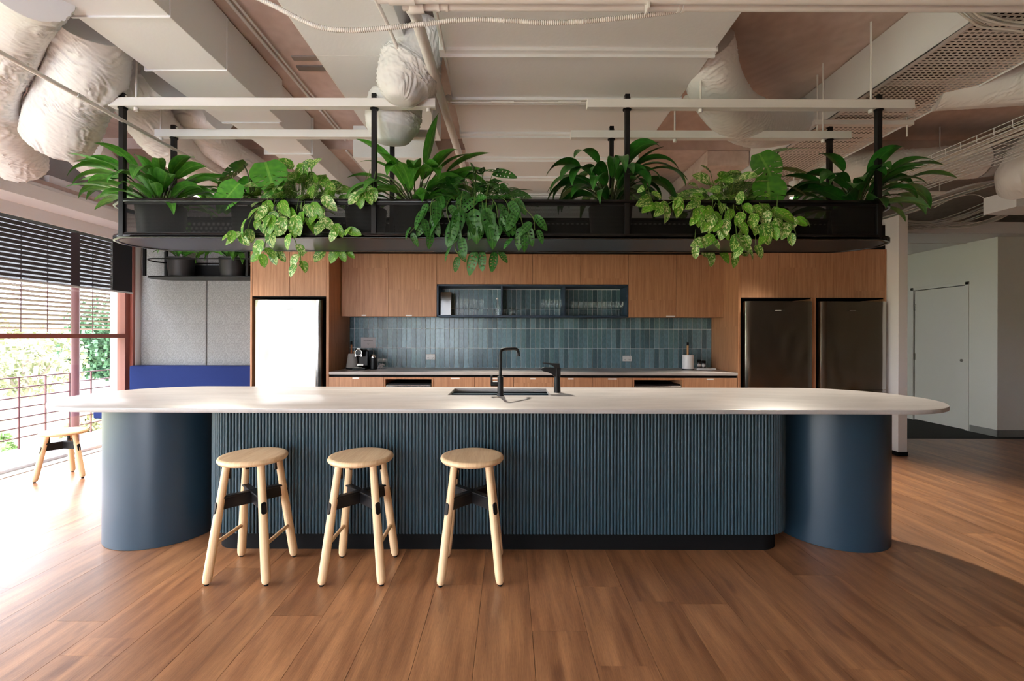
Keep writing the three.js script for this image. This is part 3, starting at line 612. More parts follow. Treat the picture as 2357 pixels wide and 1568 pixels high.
// ================================================================= STOOLS
function stool(name, label, X, d, turn, o) {
  const g = thing(name, label, 'stool', V(X, 0, d), o.group), add = (n, geo, mat, parent = g, label) => { const m = shadow(new THREE.Mesh(geo, mat)); m.name = n; parent.add(m); if (label) m.userData.label = label; return m; };
  const { H, R, n, top, foot, brace, a0 } = o;
  const seat = lathe([[0, H - 0.034], [R - 0.03, H - 0.034], [R - 0.008, H - 0.030], [R - 0.001, H - 0.020], [R, H - 0.014], [R - 0.005, H - 0.004], [R - 0.018, H], [R * 0.6, H - 0.003], [0, H - 0.006]], 56);
  { const p = seat.attributes.position, uv = seat.attributes.uv; for (let i = 0; i < p.count; i++) uv.setXY(i, p.getX(i) / 0.4 + 0.37 + X, p.getZ(i) / 0.8); }
  add('seat', seat, M.beech);
  const legs = [], up = new THREE.Vector3(0, 1, 0);
  for (let k = 0; k < n; k++) {
    const a = a0 + k * Math.PI * 2 / n, dir = new THREE.Vector3(Math.cos(a), 0, Math.sin(a));
    const T = dir.clone().multiplyScalar(top).setY(H - 0.03), Ft = dir.clone().multiplyScalar(foot).setY(0.006), ax = T.clone().sub(Ft), L = ax.length();
    const lg = lathe([[0, 0], [0.011, 0.0015], [0.019, 0.008], [0.0225, 0.022], [0.0235, 0.06], [0.0225, L * 0.45], [0.0185, L]], 20);
    const uv = lg.attributes.uv; for (let i = 0; i < uv.count; i++) uv.setXY(i, uv.getX(i) * 0.35 + k * 0.23 + X, uv.getY(i) * L / 0.8);
    const q = new THREE.Quaternion().setFromUnitVectors(up, ax.clone().normalize());
    lg.applyQuaternion(q); lg.translate(Ft.x, Ft.y, Ft.z);
    const leg = add('leg', lg, M.beech);
    add('foot_glide', new THREE.CylinderGeometry(0.010, 0.011, 0.007, 14).translate(Ft.x, 0.0035, Ft.z), M.blackMatt, leg, 'black glide');
    const at = (y) => Ft.clone().lerp(T, (y - Ft.y) / (T.y - Ft.y));
    const c = at(brace), out = dir.clone().multiplyScalar(0.0225);
    // oval insert on the outside of the leg
    const ov = new THREE.Shape(); stadium(ov, -0.031, 0.031, -0.0125, 0.0125);
    const ig = new THREE.ExtrudeGeometry(ov, { depth: 0.004, bevelEnabled: true, bevelSize: 0.0015, bevelThickness: 0.0015, bevelSegments: 1, curveSegments: 10 }).rotateZ(Math.PI / 2);
    ig.rotateY(Math.PI / 2 - a); { const tilt = new THREE.Quaternion().setFromUnitVectors(up, ax.clone().normalize()); ig.applyQuaternion(tilt); }
    ig.translate(c.x + out.x - dir.x * 0.003, c.y - 0.02, c.z + out.z - dir.z * 0.003);
    add('insert', ig, M.black, leg, 'black oval insert');
    // brace arm from the middle to the leg
    const arm = B(0, c.clone().setY(0).length() - 0.008, brace - 0.035, brace + 0.035, -0.011, 0.011, 0.006); arm.rotateY(-a); add('brace_arm', arm, M.black, g, 'black brace arm');
    const cap = B(0.01, c.clone().setY(0).length() - 0.01, brace + 0.024, brace + 0.036, -0.019, 0.019, 0.005); cap.rotateY(-a); add('brace_flange', cap, M.black, g, 'black brace flange');
    const hk = at(H - 0.075); add('seat_bracket', B(-0.004, 0.012, -0.035, 0.035, -0.009, 0.009, 0.004).rotateY(-a).translate(hk.x - dir.x * 0.024, hk.y, hk.z - dir.z * 0.024), M.black, g, 'black bracket');
    legs.push(at);
  }
  if (o.rods) for (const [i, j] of o.rods) add('stretcher', rod(legs[i](0.2), legs[j](0.2), 0.0105, 0.0105, 12), M.beech);
  g.rotation.y = turn;
  return g;
}
{
  const high = { H: 0.65, R: 0.177, n: 4, top: 0.13, foot: 0.222, brace: 0.415, a0: Math.PI / 4, rods: [[0, 3], [1, 2]], group: 'beech counter stools at the island' };
  stool('counter_stool', 'tall four legged beech counter stool nearest the window side leg of the island', -1.432, 2.55, 0.0, high);
  stool('counter_stool', 'tall four legged beech counter stool standing between two others at the island', -0.828, 2.55, 0.02, high);
  stool('counter_stool', 'tall four legged beech counter stool in front of the sink tap', -0.205, 2.55, 0.03, high);
  stool('low_stool', 'low three legged pale beech stool by the window', -4.1, 4.19, 0.0, { H: 0.435, R: 0.168, n: 3, top: 0.11, foot: 0.19, brace: 0.30, a0: 0.08, rods: null });
}

// ================================================================= CEILING SERVICES
{ // rectangular ducts
  const A = thing('air_duct', 'white rectangular sheet metal air duct between the insulated hoses and the pink ceiling strip', 'duct', V(-2.05, 3.01, 3.5));
  const secs = [[-0.6, 2.415, -2.31, -1.805], [2.419, 2.90, -2.305, -1.805], [2.904, 3.62, -2.30, -1.81], [3.625, 4.24, -2.235, -1.85], [4.245, 5.0, -2.21, -1.875], [5.004, 5.86, -2.2, -1.875]];
  secs.forEach(([a, b, x0, x1], k) => part(A, 'section', B(x0, x1, 3.01 - (k < 3 ? 0.004 * (k % 2) : 0), b > 4.73 ? SLAB2 - 0.002 : SLAB - 0.012, a, b, 0.004), M.ductWhite));
  for (const d of [2.417, 2.902, 3.622, 4.242]) part(A, 'flange', B(-2.33 + (d > 3 ? 0.04 : 0), -1.80 - (d > 3 ? 0.03 : 0), 3.0, SLAB - 0.02, d - 0.006, d + 0.006, 0.002), M.ductWhite);
  const Bd = thing('air_duct', 'white flat air duct with a crumpled hose hanging at its side', 'duct', V(-0.93, 3.1, 2.5));
  part(Bd, 'section', B(-1.233, -0.63, 3.1, SLAB - 0.01, -0.6, 2.9, 0.004), M.ductWhite);
  part(Bd, 'section', B(-1.233, -0.63, 3.102, SLAB - 0.01, 2.904, 4.175, 0.004), M.ductWhite);
  const Bx = thing('air_duct', 'square white duct box behind the crumpled hose', 'duct', V(-1.1, 2.95, 4.9));
  part(Bx, 'section', B(-1.44, -0.74, 2.95, SLAB2 - 0.005, 4.18, 5.86, 0.004), M.ductWhite);
  const C = thing('air_duct', 'wide white ribbed air duct over the middle of the island', 'duct', V(0.4, 3.0, 3.3));
  const ribs = [1.02, 1.57, 2.12, 2.677, 3.235, 3.78, 4.30, 4.83, 5.41];
  let p0 = 0.3; for (const r of [...ribs, 5.86]) { part(C, 'panel', B(-0.402, 1.202, 3.0, r > 4.73 ? SLAB2 - 0.004 : SLAB - 0.01, p0, r - 0.012, 0.003), M.ductWhite); p0 = r + 0.012; }
  for (const r of ribs) { part(C, 'rib', B(-0.415, 1.215, 2.982, 3.06, r - 0.025, r + 0.02, 0.003), M.ductWhite); part(C, 'rib_lip', B(-0.415, 1.215, 2.966, 2.984, r + 0.012, r + 0.022, 0.002), M.ductWhite); }
  // clamp bar on the second rib
  const cb = thing('duct_hanger_bar', 'slim white hanger bar with clips under the wide ribbed duct', 'bar', V(0.4, 2.95, 3.235));
  part(cb, 'bar', rod(V(-0.42, 2.958, 3.2), V(1.23, 2.958, 3.2), 0.006, 0.006, 8), M.pipe);
  for (const x of [-0.05, 0.42]) part(cb, 'clip', B(x - 0.08, x + 0.08, 2.95, 2.966, 3.192, 3.208, 0.002), M.pipe);
  for (const x of [-0.43, 1.24]) part(cb, 'bolt', new THREE.CylinderGeometry(0.022, 0.022, 0.03, 16).rotateX(Math.PI / 2).translate(x, 2.985, -3.2), M.pipe);
  // beams of the far bay at right
  single('ceiling_beam', 'pale plastered concrete beam end beyond the ribbed duct', 'beam', B(2.057, 2.492, 3.092, SLAB2 - 0.002, 4.732, 5.86, 0.004), M.concrete);
}
{ // slotted tray on the right with cool white side
  const E = thing('slotted_tray', 'wide white slotted metal tray hung along the right of the ceiling', 'tray', V(2.8, 3.03, 3.2));
  part(E, 'side_plate', B(2.50, 2.512, 3.03, SLAB - 0.006, -0.6, 4.72, 0.001), M.ductCool);
  part(E, 'side_plate', B(2.50, 2.512, 3.03, SLAB2 - 0.002, 4.72, 5.86, 0.001), M.ductCool);
  part(E, 'edge_angle', merge([B(2.494, 2.503, 3.022, 3.062, -0.6, 5.86, 0.001), B(2.494, 2.53, 3.022, 3.028, -0.6, 5.86, 0.001)]), M.ductCool);
  const g = new THREE.PlaneGeometry(0.68, 6.4).rotateX(Math.PI / 2).translate(2.852, 3.03, -2.66); { const p = g.attributes.position, uv = g.attributes.uv; for (let i = 0; i < p.count; i++) uv.setXY(i, p.getX(i) / 0.076, p.getZ(i) / 0.052); }
  part(E, 'slotted_floor', g, M.slotted);
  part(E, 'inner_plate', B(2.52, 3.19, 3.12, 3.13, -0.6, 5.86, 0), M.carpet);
  part(E, 'far_side', B(3.188, 3.194, 3.02, 3.09, -0.6, 5.86, 0.001), M.ductWhite);
  const st = thing('strut_hanger', 'white steel strut on rods carrying the slotted tray', 'strut', V(2.78, 2.98, 3.55));
  part(st, 'strut', B(2.37, 3.14, 2.965, 3.0, 3.53, 3.57, 0.002), M.pipe);
  for (const x of [2.4, 3.1]) part(st, 'rod', rod(V(x, 2.88, 3.55), V(x, SLAB, 3.55), 0.006, 0.006, 8), M.pipe);
}
// insulated flexible duct: crumpled skin over a swept path
function hose(name, label, pts, r, { mat = M.flex, amp = 0.07, sd = 0, ends = [1, 1], freq = 9, radii } = {}) {
  const curve = new THREE.CatmullRomCurve3(pts), L = curve.getLength(), nu = Math.max(30, Math.round(L / 0.0075)), nv = 110;
  const fr = curve.computeFrenetFrames(nu, false), pos = [], idx = [], c = new THREE.Vector3(), nrm = new THREE.Vector3();
  for (let i = 0; i <= nu; i++) {
    const t = i / nu; curve.getPointAt(t, c); const s = t * L;
    let taper = 1; if (t < 0.06) taper = ends[0] + (1 - ends[0]) * Math.sqrt(t / 0.06); if (t > 0.94) taper = ends[1] + (1 - ends[1]) * Math.sqrt((1 - t) / 0.06);
    if (radii) { const q = t * (radii.length - 1), k = Math.min(radii.length - 2, Math.floor(q)); taper *= radii[k] + (radii[k + 1] - radii[k]) * (q - k); }
    for (let j = 0; j <= nv; j++) {
      const a = j / nv * Math.PI * 2, ca = Math.cos(a), sa = Math.sin(a);
      const w = n3(s * 2.2 + sd, ca * 0.8, sa * 0.8), q = s * freq + w * 1.6;
      const mask = Math.min(1, Math.max(0.12, 0.55 + 1.3 * n3(s * 2.4 + sd * 5, ca * 0.9, sa * 0.9)));
      const k1 = 1 - Math.abs(n3(q * 1.5, ca * 0.9 + sd, sa * 0.9)), k2 = 1 - Math.abs(n3(q * 3.6 + 7 + ca, ca * 1.5, sa * 1.5 + sd)), k3 = n3(s * 60 + sd, ca * 3, sa * 3);
      const bulge = 0.5 * n3(s * 1.7 + sd * 3, 5, 5) + 0.3 * n3(s * 3 + sd, ca, sa);
      const rad = r * taper * (1 + amp * mask * (Math.pow(k1, 5) * 0.5 + Math.pow(k2, 4) * 0.32 - 0.2) + amp * k3 * 0.06 + amp * 0.5 * bulge);
      nrm.copy(fr.normals[i]).multiplyScalar(ca).addScaledVector(fr.binormals[i], sa);
      pos.push(c.x + nrm.x * rad, c.y + nrm.y * rad, c.z + nrm.z * rad);
    }
  }
  for (let i = 0; i < nu; i++) for (let j = 0; j < nv; j++) { const a = i * (nv + 1) + j, b = a + nv + 1; idx.push(a, a + 1, b, b, a + 1, b + 1); }
  // closing discs
  for (const i of [0, nu]) { curve.getPointAt(i / nu, c); const o = pos.length / 3; pos.push(c.x, c.y, c.z); for (let j = 0; j < nv; j++) { const a = i * (nv + 1) + j; i ? idx.push(o, a, a + 1) : idx.push(o, a + 1, a); } }
  const g = new THREE.BufferGeometry(); g.setAttribute('position', new THREE.Float32BufferAttribute(pos, 3)); g.setIndex(idx); g.computeVertexNormals();
  return single(name, label, 'duct hose', g, mat, undefined);
}
const HO = 'insulated_hose';
hose(HO, 'fat crumpled insulated duct hose in the corner above the window blind', [P(62, -50, 2.2), P(36, -8, 2.36), P(-12, 105, 2.62), P(-45, 200, 2.84), P(-22, 262, 3.05), P(14, 325, 3.3), P(40, 372, 3.5)], 0.175, { sd: 3, amp: 0.13 });
hose(HO, 'largest white insulated duct hose bending down behind the thin sprinkler pipe', [V(-2.45, 3.15, 2.66), P(205, 150, 2.84), P(175, 215, 2.96), P(148, 275, 3.06), P(130, 322, 3.15)], 0.192, { sd: 11, amp: 0.12 });
hose(HO, 'smooth pale duct hose running from the largest hose down to the window bulkhead', [P(180, 330, 3.62), P(215, 368, 3.9), P(255, 408, 4.3), P(303, 455, 4.95), P(330, 485, 5.5)], 0.15, { sd: 17, amp: 0.05 });
hose(HO, 'crumpled hose starting beside the front plant post and running towards the felt wall', [V(-2.42, 3.14, 3.22), P(318, 212, 3.36), P(345, 282, 3.55), P(400, 340, 3.9), P(475, 395, 4.5), P(555, 440, 5.4)], 0.17, { sd: 23, amp: 0.13 });
hose(HO, 'pale hose tucked along the side of the rectangular duct', [V(-2.36, 3.13, 3.7), P(425, 258, 3.82), P(468, 308, 4.0), P(528, 356, 4.35), P(600, 400, 4.9)], 0.14, { sd: 29, amp: 0.12 });
hose(HO, 'badly crumpled hose sagging past the white pipe in the middle of the ceiling', [P(990, 40, 2.78), P(972, 95, 2.82), P(950, 145, 2.86), P(926, 195, 2.84), P(922, 222, 2.82), P(920, 236, 2.82)], 0.185, { sd: 37, amp: 0.22, ends: [0.5, 0.6], freq: 7, radii: [0.4, 0.6, 0.9, 1, 0.85, 0.5] });
hose(HO, 'dusty rounded hose end hanging below the badly crumpled hose', [P(915, 222, 3.16), P(905, 262, 3.18), P(902, 300, 3.2), P(903, 335, 3.22)], 0.19, { sd: 41, amp: 0.14, ends: [0.8, 0.4], radii: [0.9, 1, 0.95, 0.5] });
hose(HO, 'smooth white hose elbow between the ribbed duct and the slotted tray', [P(1622, 105, 2.92), P(1642, 190, 3.1), P(1680, 252, 3.3), P(1738, 284, 3.56), P(1800, 286, 3.82), P(1850, 274, 3.98)], 0.17, { sd: 47, amp: 0.09, freq: 12 });
hose(HO, 'pink lit hose leaving the slotted tray towards the corridor side wall', [V(3.12, 3.14, 3.3), V(3.4, 3.09, 3.15), V(3.75, 3.07, 3.05), V(4.4, 3.1, 3.0)], 0.165, { sd: 53, amp: 0.07 });
hose(HO, 'hose turning from white to silver behind the wire basket', [V(3.15, 3.05, 4.55), V(3.55, 2.99, 4.5), V(4.0, 2.98, 4.42), V(4.5, 3.02, 4.38)], 0.16, { sd: 59, amp: 0.11, freq: 14 });
hose(HO, 'silver grey hose joined behind the wire basket at the far right', [V(4.52, 3.02, 4.38), V(5.0, 3.06, 4.34), V(5.6, 3.1, 4.3)], 0.16, { mat: M.flexGrey, sd: 61, amp: 0.12, freq: 14 });
hose(HO, 'white hose drop beside the cables at the far right', [P(2460, 285, 4.1), P(2392, 340, 4.15), P(2350, 392, 4.2), P(2352, 430, 4.3)], 0.17, { sd: 67, amp: 0.09 });
{ // pipes, rods and conduits
  single('sprinkler_pipe', 'thin grey sprinkler pipe crossing the insulated hoses', 'pipe', merge([rod(V(-2.5, 2.70, 0.6), V(-2.5, 2.70, 5.8), 0.0125), ...[2.62, 4.1].map((d) => rod(V(-2.5, 2.70, d), V(-2.5, 2.70, d + 0.05), 0.017))]), M.pipe);
  single('drain_pipe', 'cream drain pipe running away from the camera beside the crumpled hose', 'pipe', rod(V(-0.474, 2.92, 2.25), V(-0.44, 2.98, 5.8), 0.03, 0.03, 20), M.pipe);
  const wp = thing('cross_pipe', 'long cream pipe crossing the ceiling above the island', 'pipe', V(0.6, 2.8, 2.1));
  const hy = (py, d) => EYE + (CY - py) * d / F;
  part(wp, 'pipe_run', rod(V(-0.5, hy(13.5, 2.12), 2.12), V(3.6, hy(13, 2.12), 2.12), 0.0215, 0.0215, 20), M.pipe);
  part(wp, 'upper_run', rod(V(-0.6, hy(-4, 2.06), 2.06), V(3.6, hy(-4, 2.06), 2.06), 0.022, 0.022, 20), M.pipe);
  part(wp, 'elbow', tube([V(-0.40, hy(13.5, 2.12), 2.12), V(-0.45, hy(14, 2.12), 2.125), V(-0.47, hy(18, 2.16), 2.16), V(-0.474, 2.92, 2.26)], 0.031, 24, 16), M.pipe);
  for (const x of [-0.34, -0.30, 0.78, 0.80]) part(wp, 'coupling', rod(V(x, hy(13.5, 2.12), 2.12), V(x + 0.012, hy(13.5, 2.12), 2.12), 0.026, 0.026, 18), M.pipe);
  part(wp, 'collar', rod(V(-0.55, hy(-4, 2.06), 2.06), V(-0.43, hy(-4, 2.06), 2.06), 0.028, 0.028, 18), M.pipe);
  const cpts = [[570, -14], [625, 12], [690, 45], [735, 63], [800, 70], [870, 66], [960, 57], [1060, 46], [1110, 45], [1180, 48], [1250, 52], [1330, 50], [1420, 42], [1500, 33], [1562, 22], [1575, 8]].map(([x, y]) => P(x, y, 2.16));
  { // corrugated conduit
    const cv = new THREE.CatmullRomCurve3(cpts), N = 900, fr = cv.computeFrenetFrames(N, false), pos = [], idx = [], c = new THREE.Vector3();
    for (let i = 0; i <= N; i++) { cv.getPointAt(i / N, c); const r = 0.0105 + 0.0016 * Math.sin(i * 1.55); for (let j = 0; j <= 10; j++) { const a = j / 10 * Math.PI * 2, n = fr.normals[i], b = fr.binormals[i]; pos.push(c.x + r * (n.x * Math.cos(a) + b.x * Math.sin(a)), c.y + r * (n.y * Math.cos(a) + b.y * Math.sin(a)), c.z + r * (n.z * Math.cos(a) + b.z * Math.sin(a))); } }
    for (let i = 0; i < N; i++) for (let j = 0; j < 10; j++) { const a = i * 11 + j, b = a + 11; idx.push(a, a + 1, b, b, a + 1, b + 1); }
    const g = new THREE.BufferGeometry(); g.setAttribute('position', new THREE.Float32BufferAttribute(pos, 3)); g.setIndex(idx); g.computeVertexNormals();
    single('corrugated_conduit', 'white corrugated conduit drooping across the top of the ceiling', 'conduit', g, M.pipe);
  }
  single('conduit', 'twin white conduit running beside the rectangular duct', 'conduit', merge([rod(V(-1.70, 3.33, 2.4), V(-1.70, 3.33, 4.7), 0.011, 0.011, 8), rod(V(-1.665, 3.335, 2.4), V(-1.665, 3.335, 4.7), 0.008, 0.008, 8), rod(V(-1.70, 3.235, 4.73), V(-1.70, 3.235, 5.8), 0.011, 0.011, 8)]), M.pipe);
  single('conduit', 'pair of thin cables along the edge of the flat duct', 'conduit', merge([rod(V(-1.275, 3.16, 1.6), V(-1.27, 3.16, 4.15), 0.006, 0.006, 6), rod(V(-1.25, 3.13, 1.6), V(-1.25, 3.13, 4.15), 0.006, 0.006, 6)]), M.pipe);
  single('conduit', 'bare steel conduit under the flat duct near the crumpled hose', 'conduit', tube([P(858, -10, 2.35), P(885, 45, 2.5), P(912, 110, 2.68), P(930, 160, 2.85)], 0.011, 30, 8), M.pipe);
  single('conduit', 'thin white conduit between drain pipe and ribbed duct', 'conduit', rod(P(1003, 25, 2.3), P(1066, 330, 4.2), 0.006, 0.006, 6), M.pipe);
  for (const [x, d, w] of [[0.62, 2.05, 0.2]]) single('ceiling_bracket', 'small white bracket under the top pipe', 'bracket', B(x, x + 0.012, 2.8, 2.9, d, d + 0.05, 0.002), M.pipe);
  { // patch plates in the pink strip
    single('ceiling_plate', 'slim grey plate on the pink ceiling strip between two ducts', 'plate', B(-1.62, -1.3, SLAB - 0.012, SLAB - 0.001, 3.44, 3.5, 0.001), std({ color: rgb(0.2, 0.18, 0.16), roughness: 0.7 }));
    single('ceiling_plate', 'darker taped plate on the pink ceiling strip between two ducts', 'plate', B(-1.6, -1.28, SLAB - 0.01, SLAB - 0.001, 3.32, 3.37, 0.001), std({ color: rgb(0.3, 0.26, 0.23), roughness: 0.7 }));
  }
  const sc = thing('security_camera', 'small white ceiling camera behind the trailing plant', 'camera', P(1145, 398, 4.6));
  const cp = P(1145, 398, 4.6);
  part(sc, 'mount', rod(cp.clone().add(new THREE.Vector3(0, 0, 0)), cp.clone().add(new THREE.Vector3(0, 0.06, 0)), 0.03, 0.045, 20), M.whitePaint);
  part(sc, 'housing', rod(cp.clone().add(new THREE.Vector3(0, -0.05, 0)), cp, 0.045, 0.045, 20), M.whitePaint);
  part(sc, 'lens', new THREE.CylinderGeometry(0.02, 0.02, 0.012, 16).rotateX(Math.PI / 2).translate(cp.x, cp.y + 0.01, cp.z + 0.046), M.blackGloss);
}
{ // wire basket with cables
  const K = thing('wire_basket_tray', 'white wire basket cable tray along the right of the ceiling', 'cable tray', V(3.75, 2.72, 4.5));
  const x0 = 3.46, x1 = 4.05, h = 2.75, d0 = 2.6, d1 = 5.8;
  for (let k = 0; k <= 9; k++) part(K, 'long_wire', rod(V(x0 + (x1 - x0) * k / 9, h, d0), V(x0 + (x1 - x0) * k / 9, h, d1), 0.003, 0.003, 5), M.ductWhite);
  for (const x of [x0, x1]) for (const dh of [0.03, 0.06]) part(K, 'side_wire', rod(V(x, h + dh, d0), V(x, h + dh, d1), 0.003, 0.003, 5), M.ductWhite);
  for (let d = d0 + 0.05; d < d1; d += 0.12) part(K, 'cross_wire', tube([V(x0, h + 0.062, d), V(x0, h + 0.01, d), V(x0 + 0.01, h - 0.003, d), V(x1 - 0.01, h - 0.003, d), V(x1, h + 0.01, d), V(x1, h + 0.062, d)], 0.003, 14, 5, false, 0), M.ductWhite);
  const st = thing('strut_hanger', 'slim white strut under the wire basket', 'strut', V(3.8, 2.72, 4.42));
  part(st, 'strut', B(3.42, 4.22, 2.70, 2.725, 4.40, 4.44, 0.002), M.pipe);
  for (const x of [3.44, 4.18]) part(st, 'rod', rod(V(x, 2.70, 4.42), V(x, SLAB, 4.42), 0.005, 0.005, 6), M.pipe);
  function bundle(label, pts, n, spread, mat, r = 0.0055) {
    const t = thing('cable_bundle', label, 'cables', pts[0].clone());
    for (let k = 0; k < n; k++) { const ox = rr(-1, 1) * spread, oy = rr(-1, 1) * spread * 0.5, oz = rr(-1, 1) * spread; part(t, 'cable', tube(pts.map((p, i) => p.clone().add(new THREE.Vector3(ox * (0.6 + 0.8 * rnd()), oy, oz * (0.5 + rnd())))), r, 26, 5), k % 3 === 2 ? M.cableDark : mat); }
    return t;
  }
  bundle('bundle of grey data cables lying in the wire basket', [V(3.6, 2.775, 2.7), V(3.58, 2.775, 3.8), V(3.6, 2.775, 4.8), V(3.65, 2.775, 5.7)], 8, 0.06, M.cable);
  bundle('thick coil of white cables hanging at the top right corner', [P(2215, 10, 2.35), P(2240, 38, 2.4), P(2275, 52, 2.42), P(2320, 58, 2.42), P(2380, 66, 2.42)], 9, 0.028, M.cable, 0.006);
  bundle('tied bundle of cables sweeping below the wire basket towards the nib wall', [P(2370, 395, 4.6), P(2290, 425, 4.75), P(2210, 450, 4.9), P(2130, 478, 5.1), P(2040, 505, 5.4)], 16, 0.05, M.cable);
  bundle('sagging grey cables over the corridor entrance', [P(2370, 430, 5.0), P(2290, 470, 5.2), P(2200, 505, 5.4), P(2120, 520, 5.6), P(2060, 515, 5.75)], 18, 0.10, M.cableDark);
  bundle('lowest loop of pale cables over the corridor entrance', [P(2370, 455, 5.3), P(2310, 495, 5.4), P(2240, 516, 5.5), P(2170, 520, 5.6), P(2100, 516, 5.7)], 9, 0.05, M.cable);
  bundle('loose cable loop hanging under the tied bundle', [P(2150, 478, 5.0), P(2200, 455, 4.95), P(2245, 448, 4.9), P(2268, 460, 4.9), P(2264, 476, 4.9)], 2, 0.01, M.cable);
  single('ceiling_duct_end', 'white duct end beside the cables at the far right', 'duct', B(4.79, 5.4, 2.55, 2.72, 4.3, 4.6, 0.004), M.ductWhite);
  // curved flat duct above the cables
  const sh = new THREE.Shape(); sh.moveTo(0, 0); sh.lineTo(0.02, 0); sh.lineTo(0.02, 0.14); sh.lineTo(0, 0.14); sh.closePath();
  const cv = new THREE.CatmullRomCurve3([P(2060, 490, 5.5), P(2140, 455, 5.3), P(2230, 425, 5.1), P(2330, 410, 5.0), P(2420, 408, 5.0)]);
  single('curved_duct', 'curved white flat duct edge above the sagging cables', 'duct', new THREE.ExtrudeGeometry(sh, { steps: 30, extrudePath: cv, bevelEnabled: false }), M.ductWhite);
}
// ================================================================= TRACK SPOTLIGHTS ABOVE THE AISLE
const SPOT = 1;
for (const [x, aim, label] of [[-3.3, -2.6, 'white cylinder spotlight shining behind the leafy plant on the window side'], [-0.3, -0.1, 'white cylinder spotlight above the aisle behind the middle trailing plant'], [3.0, 2.4, 'white cylinder spotlight above the aisle on the corridor side']]) {
  const h = 2.78, d = 4.8, s = thing('spotlight', label, 'spotlight', V(x, h, d), 'cylinder spotlights over the aisle');
  part(s, 'housing', lathe([[0.042, 0], [0.047, 0], [0.047, 0.17], [0.0, 0.172]], 28).translate(x, h, -d), M.whitePaint);
  part(s, 'stem', rod(V(x, h + 0.17, d), V(x, SLAB2, d), 0.008), M.whitePaint);
  part(s, 'lamp_lens', new THREE.CylinderGeometry(0.04, 0.04, 0.006, 24).translate(x, h + 0.012, -d), std({ color: rgb(1, 1, 1), emissive: rgb(1, 0.88, 0.7), emissiveIntensity: 8 }));
  const l = new THREE.SpotLight(new THREE.Color().setRGB(1, 0.9, 0.76), 15 * SPOT, 0, 0.82, 0.45, 2);
  l.name = 'spot_light'; l.position.copy(V(x, h - 0.01, d)); l.target.position.copy(V(aim, 0, d - 1.2)); l.castShadow = true; l.shadow.radius = 1.6; l.shadow.mapSize.set(1024, 1024); scene.add(l, l.target);
}

// ================================================================= HANGING PLANTER
const PF = 2.95, PR = 3.40, PB = 1.944, PT = 2.193;
{
  const pl = thing('hanging_planter', 'long black perforated metal planter hung over the island', 'planter', V(-0.05, PB, 3.17));
  const s = new THREE.Shape(); stadium(s, -2.69, 2.584, 2.93, 3.42);
  part(pl, 'tray', slab(s, PB + 0.004, PB + 0.016, 0.001, 40), M.tray);
  const band = (h0, h1, w) => { const o = new THREE.Shape(); stadium(o, -2.69, 2.584, 2.93, 3.42); const i = new THREE.Shape(); stadium(i, -2.69 + w, 2.584 - w, 2.93 + w, 3.42 - w); o.holes.push(new THREE.Path(i.getPoints(40).reverse())); return slab(o, h0, h1, 0.001, 40); };
  part(pl, 'bottom_band', toCreasedNormals(band(PB, PB + 0.03, 0.03), 0.5), M.blackGloss);
  part(pl, 'top_band', toCreasedNormals(band(PT - 0.018, PT + 0.004, 0.03), 0.5), M.blackGloss);
  const xs = [-2.51, -0.878, 0.76, 2.39];
  for (const d of [PF, PR]) {
    for (let k = 0; k < 3; k++) {
      const g = new THREE.PlaneGeometry(xs[k + 1] - xs[k] - 0.03, PT - PB - 0.045).translate((xs[k] + xs[k + 1]) / 2, (PT + PB) / 2 + 0.004, -d), p = g.attributes.position, uv = g.attributes.uv;
      for (let i = 0; i < p.count; i++) uv.setXY(i, p.getX(i) / 0.0048, p.getY(i) / 0.0084);
      part(pl, 'mesh_panel', g, M.mesh);
      part(pl, 'mesh_frame', merge([B(xs[k], xs[k + 1], PT - 0.03, PT - 0.016, d - 0.006, d + 0.006, 0.001), B(xs[k], xs[k + 1], PB + 0.026, PB + 0.038, d - 0.006, d + 0.006, 0.001)]), M.black);
    }
    for (const x of xs) {
      part(pl, 'post', B(x - 0.0155, x + 0.0155, PB + 0.01, 2.882, d - 0.0155, d + 0.0155, 0.002), M.black);
      part(pl, 'post_collar', new THREE.CylinderGeometry(0.027, 0.027, 0.008, 20).translate(x, 2.786, -d), M.black);
      part(pl, 'post_bolt', new THREE.CylinderGeometry(0.009, 0.009, 0.045, 10).rotateZ(Math.PI / 2).translate(x, 2.862, -d), M.chrome);
    }
  }
  // ceiling rails that carry it
  for (const [a, b, d, py, label, rods] of [
    [256, 1002, PF, 0, 'white rail over the front plant posts on the window side', [312, 985]], [1349, 2097, PF, 0, 'white rail over the front plant posts on the corridor side', [1611, 2003]],
    [360, 1000, PR, 0, 'white rail over the rear plant posts on the window side', [369, 995]], [1312, 1953, PR, 0, 'white rail over the rear plant posts on the corridor side', [1552, 1893]]]) {
    const x0 = (a - CX) * d / F, x1 = (b - CX) * d / F, r = thing('planter_rail', label, 'rail', V((x0 + x1) / 2, 2.79, d), 'ceiling rails carrying the planter');
    part(r, 'channel', B(x0, x1, 2.79, 2.845, d - 0.026, d + 0.026, 0.003), M.whitePaint);
    part(r, 'lip', B(x0, x1, 2.788, 2.796, d - 0.030, d - 0.02, 0.001), M.whitePaint);
    for (const q of rods) { const x = (q - CX) * d / F; part(r, 'threaded_rod', rod(V(x, 2.775, d), V(x, x < -1.8 || x > 1.3 ? SLAB : 3.0, d), 0.0065, 0.0065, 8), M.pipe); part(r, 'nut', new THREE.CylinderGeometry(0.014, 0.014, 0.022, 6).translate(x, 2.778, -d), M.whitePaint); }
  }
}
